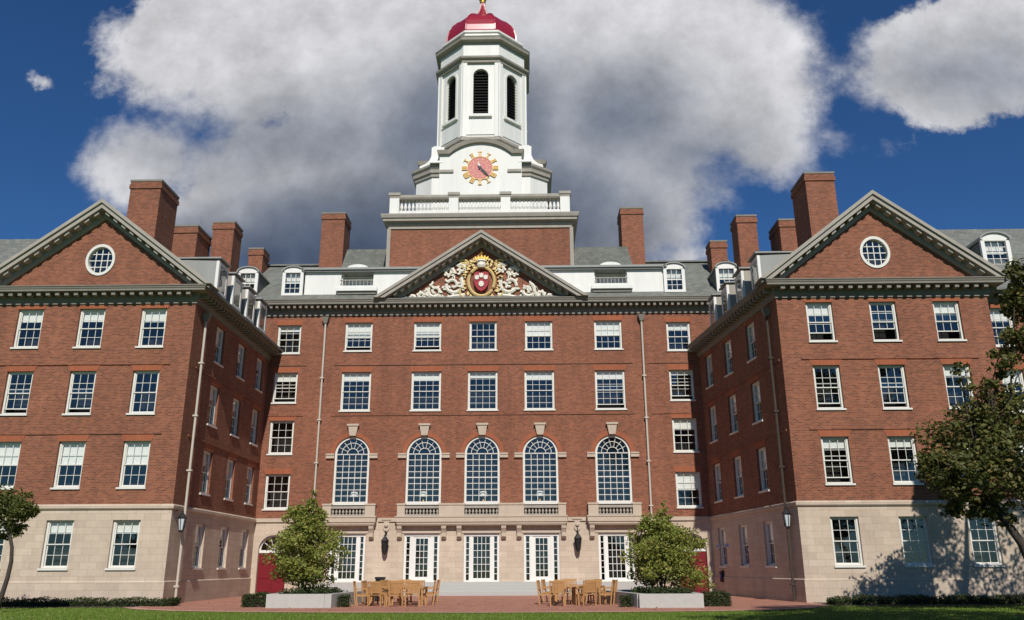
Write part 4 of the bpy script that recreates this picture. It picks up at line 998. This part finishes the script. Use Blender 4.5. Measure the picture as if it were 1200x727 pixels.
# planters
def planter(label, poly, h):
    t = thing('planter', label, 'planter', (poly[0][0], poly[0][1], 0), 'concrete planters on the brick path'); x0, y0 = poly[0]
    p = MB(); n = len(poly); th = .28
    P = [Vector((x-x0, y-y0)) for x, y in poly]
    for i in range(n):
        a, b = P[i], P[(i+1) % n]; d = (b-a).normalized(); nn = Vector((-d.y, d.x))*th
        a2, b2 = a+d*.0, b-d*(th+.003)
        a2 = a+d*.003
        q = [a2, b2, b2+nn, a2+nn]
        p.hexa([(v.x, v.y, 0) for v in q], [(v.x, v.y, h) for v in q])
    p.build('planter_wall', 'concrete', t)
    c = sum(P, Vector((0, 0)))/n; s = MB(); s.face([((v-c)*.93+c).to_3d()+Vector((0, 0, h-.08)) for v in P]); s.build('soil', 'soil', t)
    return t
planter('long pale concrete planter under the small tree near the red door', [(-7.7, -15.5), (-5.1, -15.5), (-4.55, -9.5), (-8.0, -9.5)], .53)
planter('pale concrete planter under the small tree near the shaded doorway', [(6.98, -16.2), (9.45, -16.2), (9.7, -9.8), (5.9, -9.8)], .52)
rg = random.Random(5)
for x0, x1, y0, y1, lb in ((-7.3, -5.3, -15.1, -12.4, 'low dark green foliage filling the planter near the red door'), (7.2, 9.3, -15.8, -12.6, 'low dark green foliage filling the planter near the shaded doorway')):
    k = MB()
    for i in range(26): leaves(k, rg, (rg.uniform(x0, x1), rg.uniform(y0, y1), .56), (.32, .32, .19), 95, .05, hollow=0)
    tag(k.build('ground_cover', 'hedgeleaf'), lb, 'plants', kind='stuff')
# hedges
def hedge(name, label, loc, w, d, h, n, size, seed, group=None, mt='hedgeleaf', cat='hedge'):
    rg = random.Random(seed); t = thing(name, label, cat, loc, group); k = MB()
    for i in range(n):
        f = rg.random(); x = rg.uniform(-w/2, w/2); y = rg.uniform(-d/2, d/2); z = rg.uniform(.03, h)
        q = rg.random()
        if q < .45: y = -d/2+rg.uniform(-.05, .05)
        elif q < .85: z = h+rg.uniform(-.06, .05)
        elif q < .95: x = rg.choice((-1, 1))*w/2+rg.uniform(-.04, .04)
        z += .04*sin(x*3.1+seed)+.03*sin(x*7.7)
        leaves(k, rg, (x, y, max(.03, z)), (.05, .05, .05), 1, size, hollow=0)
    k.build('foliage', mt, t)
    k = MB(); k.box(-w/2+.05, w/2-.05, -d/2+.06, d/2-.05, 0, h-.08); k.build('branch_core', 'darkbark', t)
    return t
hedge('box_hedge', 'small clipped box hedge on the path left of the planter by the red door', (-8.4, -14.4, 0), 1.0, .8, .46, 2200, .035, 1, 'small box hedges beside the planters')
hedge('box_hedge', 'small clipped box hedge right of the planter by the shaded doorway', (10.2, -14.9, 0), 1.0, .8, .48, 2200, .035, 2, 'small box hedges beside the planters')
hedge('box_hedge', 'tiny box bush between the red door planter and the wooden chairs', (-4.75, -14.7, 0), .42, .5, .4, 800, .035, 3, 'small box hedges beside the planters')
hedge('box_hedge', 'tiny box bush between the right planter and the wooden chairs', (6.55, -15.3, 0), .45, .6, .42, 800, .035, 4, 'small box hedges beside the planters')
hedge('long_hedge', 'long low dark hedge along the foot of the sunlit left wing', (-18.9, -13.3, 0), 13.4, .9, .27, 13000, .04, 5)
hedge('long_hedge', 'low hedge in tree shade at the foot of the right wing', (22.0, -13.7, 0), 13.6, 1.0, .28, 12000, .045, 6)
# slatted wooden furniture on the paving before the steps
def make_chair():
    t = thing('wooden_chair', '', 'chair')
    b = MB()
    for i in range(6): y = -.24+.085*i; b.box(-.25, .25, y, y+.07, .43, .455)
    b.box(-.25, -.21, -.24, .25, .37, .428); b.box(.21, .25, -.24, .25, .37, .428); b.build('seat', 'teak', t)
    b = MB(); b.T = Matrix.Translation((0, .24, .46)) @ Matrix.Rotation(-.16, 4, 'X')
    b.box(-.25, .25, -.015, .02, .44, .52); b.box(-.25, .25, -.015, .02, .06, .11)
    for i in range(8): x = -.235+.0575*i; b.box(x, x+.045, -.01, .012, .111, .439)
    b.build('backrest', 'teak', t)
    for sx in (-1, 1):
        b = MB(); x0, x1 = sorted((sx*.25, sx*.3)); b.box(x0, x1, -.25, -.2, 0, .64); b.build('leg', 'teak', t)
        b = MB(); b.hexa([(x0, .2, 0), (x1, .2, 0), (x1, .25, 0), (x0, .25, 0)], [(x0, .33, .98), (x1, .33, .98), (x1, .37, .98), (x0, .37, .98)]); b.build('leg', 'teak', t)
        b = MB(); b.box(x0-.015, x1+.015, -.28, .26, .641, .67); b.build('armrest', 'teak', t)
    return t
def make_table():
    t = thing('wooden_table', '', 'table'); b = MB()
    for i in range(9): y = -.45+.1*i; b.box(-.5, .5, y, y+.088, .715, .74)
    b.box(-.5, -.44, -.45, .44, .66, .714); b.box(.44, .5, -.45, .44, .66, .714); b.build('tabletop', 'teak', t)
    for sx in (-1, 1):
        for sy in (-1, 1): b = MB(); x, y = sx*.44, sy*.39; b.box(x-.035, x+.035, y-.035, y+.035, 0, .659); b.build('leg', 'teak', t)
    return t
chair0, table0 = make_chair(), make_table(); first = {'c': chair0, 't': table0}; used = set()
def put(kind, x, y, rz, label, group):
    o = first[kind] if kind not in used else copy_tree(first[kind]); used.add(kind)
    o.location = (x, y, .012); o.rotation_euler = (0, 0, rz); tag(o, label, group=group)
GC, GT = 'wooden chairs on the paving', 'wooden tables on the paving'
put('t', -3.55, -13.0, .25, 'slatted wooden table near the planter by the red door', GT); put('t', -2.1, -13.4, -.1, 'slatted wooden table by the left end of the steps', GT); put('t', -2.6, -10.6, .1, 'slatted wooden table farthest back in the left furniture group', GT)
put('t', 4.2, -13.4, .15, 'slatted wooden table by the right end of the steps', GT); put('t', 5.4, -12.6, -.3, 'slatted wooden table near the planter by the shaded doorway', GT); put('t', 4.7, -10.4, 0, 'slatted wooden table farthest back in the right furniture group', GT)
for x, y, rz, lb in ((-4.25, -13.6, 1.9, 'wooden chair at the outer left of the left furniture group'), (-3.5, -14.3, 2.9, 'wooden chair with its back to the lawn, left one of the left group'),
    (-3.1, -11.9, .3, 'wooden chair facing the lawn behind the left group of tables'), (-2.75, -14.5, 3.5, 'wooden chair with its back to the lawn, middle of the left group'), (-2.0, -14.5, 3.2, 'wooden chair with its back to the lawn, right one of the left group'),
    (-1.6, -12.9, -1.4, 'wooden chair side on at the inner end of the left furniture group'), (-2.2, -12.2, -.2, 'wooden chair facing the lawn near the left end of the steps'), (-3.5, -10.8, 1.2, 'wooden chair side on in front of the black bin'), (-1.7, -10.5, -1.3, 'wooden chair at the back right of the left furniture group'),
    (3.45, -12.9, 1.4, 'wooden chair side on at the inner end of the right furniture group'), (3.9, -14.5, 3.0, 'wooden chair with its back to the lawn, left one of the right group'), (4.2, -12.0, .2, 'wooden chair facing the lawn near the right end of the steps'),
    (5.1, -14.2, 3.5, 'wooden chair with its back to the lawn, right one of the right group'), (5.5, -11.8, -.4, 'wooden chair facing the lawn behind the right group of tables'), (6.0, -13.2, -1.9, 'wooden chair at the outer right of the right furniture group'), (3.7, -10.6, 1.3, 'wooden chair at the back left of the right furniture group'), (5.6, -10.2, -1.1, 'wooden chair at the back right of the right furniture group')):
    put('c', x, y, rz, lb, GC)
for x, y, rz, lb in ((-3.0, -9.7, .2, 'wooden chair at the very back of the left furniture group'), (-4.1, -12.4, 1.4, 'wooden chair side on between the left table and the planter'), (-2.85, -13.2, 1.6, 'wooden chair wedged between the two front tables on the left'), (4.85, -13.1, -1.5, 'wooden chair wedged between the two front tables on the right'), (4.6, -9.5, -.2, 'wooden chair at the very back of the right furniture group'), (6.15, -12.1, -1.3, 'wooden chair side on between the right table and the planter')):
    put('c', x, y, rz, lb, GC)

# trees at the frame edges
tree('leafy_tree', 'green tree with a leaning thin trunk at the left edge before the left wing', 'tree', (-16.9, -18, 0),
     [([(0, 0, 0), (.1, 0, .6), (.2, 0, 1.2), (.24, 0, 1.8), (.16, .03, 2.3), (-.05, .07, 2.8), (-.4, .06, 3.3), (-1.0, 0, 3.8)], [.1, .09, .08, .072, .066, .06, .05, .04])],
     [((-.1, 0, 3.7), (.7, .9, .55), 1300), ((.55, -.2, 3.75), (.38, .6, .5), 700), ((-.9, 0, 4.1), (.9, 1, .7), 1600), ((-1.9, 0, 4.3), (1.1, 1.2, 1.0), 1800), ((-.2, .3, 3.0), (.55, .6, .32), 600), ((-.9, 0, 2.75), (.6, .6, .3), 500), ((-2.8, 0, 3.8), (1.1, 1.1, 1.0), 1500)],
     .075, 'midleaf', 'darkbark', 51, r0=.03)
RT = [((18.98, 5.75), 1.65, 3600), ((17.6, 4.6), 1.15, 1900), ((20.17, 6.9), 1.5, 2600), ((20.12, 4.7), 1.6, 2600), ((16.85, 4.95), .7, 520), ((17.9, 3.6), .7, 650), ((19.14, 3.5), .85, 850), ((19.02, 7.7), .6, 220), ((18.4, 8.2), .4, 90), ((20.3, 8.6), .7, 350), ((21.7, 11.1), 1.0, 1700), ((21.8, 9.5), 1.2, 1800), ((21.7, 12.2), .7, 700), ((22.6, 12.3), 1.0, 1000), ((23.3, 7.9), 1.6, 1500), ((24.9, 11.2), 1.8, 1500), ((23.3, 4.6), 1.7, 1200), ((25.3, 9.0), 1.8, 1100)]
tree('big_tree', 'big dark leaved tree with a leaning trunk at the right edge', 'tree', (20.4, -20, 0),
     [([(0, 0, 0), (-.25, 0, .9), (-.6, 0, 2.2), (-1.2, .1, 3.4), (-1.6, .2, 4.4)], [.2, .18, .15, .12, .08]), ([(0.05, 0, 0), (.7, .1, 2.6), (1.6, .2, 5.5), (2.4, 0, 8.5), (2.8, 0, 11)], [.3, .26, .2, .14, .07])],
     [((x-20.4, random.Random(i).uniform(-.9, .9), z), (r, r*1.1, r*.82), n) for i, ((x, z), r, n) in enumerate(RT)], .105, 'darkleaf', 'darkbark', 52, r0=.05)
SH = [((0, 0, 9.5), 4.0, 1700), ((3, 2, 12.5), 3.3, 1200), ((-2, -2, 12.6), 3.0, 1000), ((4, -2, 8), 3, 1100), ((1, 3, 15.2), 2.4, 800), ((-1.6, 2.5, 7), 2.4, 700), ((6, 1, 10), 3, 1000)]
tree('tall_tree', 'tall tree out on the lawn whose shade falls on the right wing', 'tree', (22.6, -36.5, 0),
     [([(0, 0, 0), (.1, 0, 3), (0, 0, 6), (.3, 0, 10), (.3, 0, 13.5)], [.45, .4, .33, .2, .08])],
     [(c, (r, r, r*.8), n) for c, r, n in SH], .22, 'darkleaf', 'darkbark', 53, r0=.12)
SH = [((0, 0, 15), 4.5, 3600), ((3, 2, 17), 3.5, 2200), ((-2, -1, 17.5), 3.2, 2000), ((4, -2, 14), 3, 1800), ((1, 2, 20), 2.6, 1400), ((7, 0, 15.5), 3.4, 2200), ((10, 1, 14.5), 3.2, 2000)]
tree('tall_tree', 'tall tree nearer the camera whose shade darkens the lawn on the right', 'tree', (15.5, -42.5, 0),
     [([(0, 0, 0), (.1, 0, 3), (0, 0, 8), (.3, 0, 14), (.3, 0, 18)], [.5, .45, .36, .22, .08])],
     [(c, (r, r, r*.8), n) for c, r, n in SH], .22, 'darkleaf', 'darkbark', 54, r0=.12)

# ------------------------------------------------------------------ small things
def lantern(label, T, group, pale=False, s=1.0, cat='wall lantern'):
    t = thing('wall_lantern', label, cat, (0, 0, 0), group); t.matrix_world = T
    b = MB(); b.tube([(0, 0, .62*s), (0, -.16*s, .74*s), (0, -.32*s, .66*s), (0, -.34*s, .5*s)], .022*s, 6); b.box(-.06*s, .06*s, -.03, 0, .5*s, .8*s)
    b.tube([(0, 0, .1*s), (0, -.2*s, .16*s), (0, -.32*s, .04*s)], .016*s, 6); b.build('bracket', 'black', t)
    f = MB(); c = (0, -.34*s, 0)
    f.lathe([(.03*s, -.62*s), (.1*s, -.58*s), (.12*s, -.5*s)], c, 6); f.lathe([(.22*s, .12*s), (.24*s, .16*s), (.1*s, .36*s), (.05*s, .42*s), (.06*s, .48*s), (.02*s, .54*s)], c, 6)
    for k in range(6): a = k*pi/3; f.tube([(c[0]+.12*s*cos(a), c[1]+.12*s*sin(a), -.5*s), (c[0]+.2*s*cos(a), c[1]+.2*s*sin(a), .12*s)], .018*s, 4)
    f.build('lantern_frame', 'black', t)
    g = MB(); g.lathe([(.105*s, -.49*s), (.185*s, .115*s)], c, 6); g.build('lantern_glass', 'lampglass' if pale else 'void', t)
    return t
lantern('black iron lantern on the pale wall left of the middle doors', place(-5.6, -.01, 2.85), 'black lanterns beside the middle doors')
lantern('black iron lantern on the pale wall right of the middle doors', place(5.6, -.01, 2.95), 'black lanterns beside the middle doors')
lantern('pale glass lantern at the corner of the left wing', place(-13.36, WY+.45, 3.6, pi/2), 'pale lanterns on the wing corners', True, .85)
lantern('pale glass lantern at the corner of the right wing', place(14.68, WY+.5, 3.65, -pi/2+.115), 'pale lanterns on the wing corners', True, .85)
# litter bin behind the tan shrub
t = thing('litter_bin', 'square black litter bin standing behind the left wooden chairs', 'litter bin', (-4.3, -9, 0))
b = MB(); b.box(-.2, .2, -.2, .2, .02, .92); b.build('bin_body', 'black', t)
b = MB(); b.box(-.19, .19, -.19, .19, .922, 1.0); b.box(-.22, .22, -.22, .22, 1.002, 1.1); b.build('bin_lid', 'black', t)
# blue signs and call box on the shaded wall
ang = atan2(WY, 14.77-XR)
def wallpt(u, z): return place(XR, 0, 0, ang) @ Matrix.Translation((u, 0, z))
for u, lb in ((1.05, 'small blue plaque nearest the shaded doorway on the dark wing wall'), (2.6, 'small blue plaque beside the first dark wing window')):
    t = thing('wall_plaque', lb, 'plaque', (0, 0, 0), 'blue plaques on the shaded wall'); t.matrix_world = wallpt(u, 2.62)
    b = MB(); b.box(-.16, .16, -.04, -.002, -.11, .11); b.build('plaque_frame', 'white', t); b = MB(); b.box(-.13, .13, -.05, -.041, -.085, .085); b.build('plaque_face', 'bluesign', t)
t = thing('call_box', 'small dark call box fixed low on the shaded wing wall', 'call box', (0, 0, 0)); t.matrix_world = wallpt(1.5, .95)
b = MB(); b.box(-.16, .16, -.16, -.004, -.25, .25); b.hexa([(-.2, -.2, .252), (.2, -.2, .252), (.2, -.004, .252), (-.2, -.004, .252)], [(-.2, -.14, .32), (.2, -.14, .32), (.2, -.004, .36), (-.2, -.004, .36)]); b.build('box_case', 'black', t)
b = MB(); b.box(-.09, .09, -.172, -.161, -.02, .14); b.build('sign_plate', 'bluesign', t)
# table lamps on the inner sills of the arched windows
for cx, lb in ((-7.72, 'white shaded lamp inside the leftmost arched window'), (-3.55, 'white shaded lamp inside the second arched window'), (.05, 'white shaded lamp inside the middle arched window'), (3.45, 'white shaded lamp inside the fourth arched window')):
    t = thing('table_lamp', lb, 'lamp', (cx, .62, 5.16), 'lamps inside the arched windows')
    b = MB(); b.box(-.3, .3, -.2, .2, -.86, -.0) if False else b.lathe([(.12, 0), (.13, .03), (.05, .08), (.07, .25), (.03, .4)], n=10); b.build('lamp_base', 'gold', t, True)
    b = MB(); b.lathe([(.27, .42), (.2, .72)], n=14, cap=True); b.build('lamp_shade', 'shade', t)
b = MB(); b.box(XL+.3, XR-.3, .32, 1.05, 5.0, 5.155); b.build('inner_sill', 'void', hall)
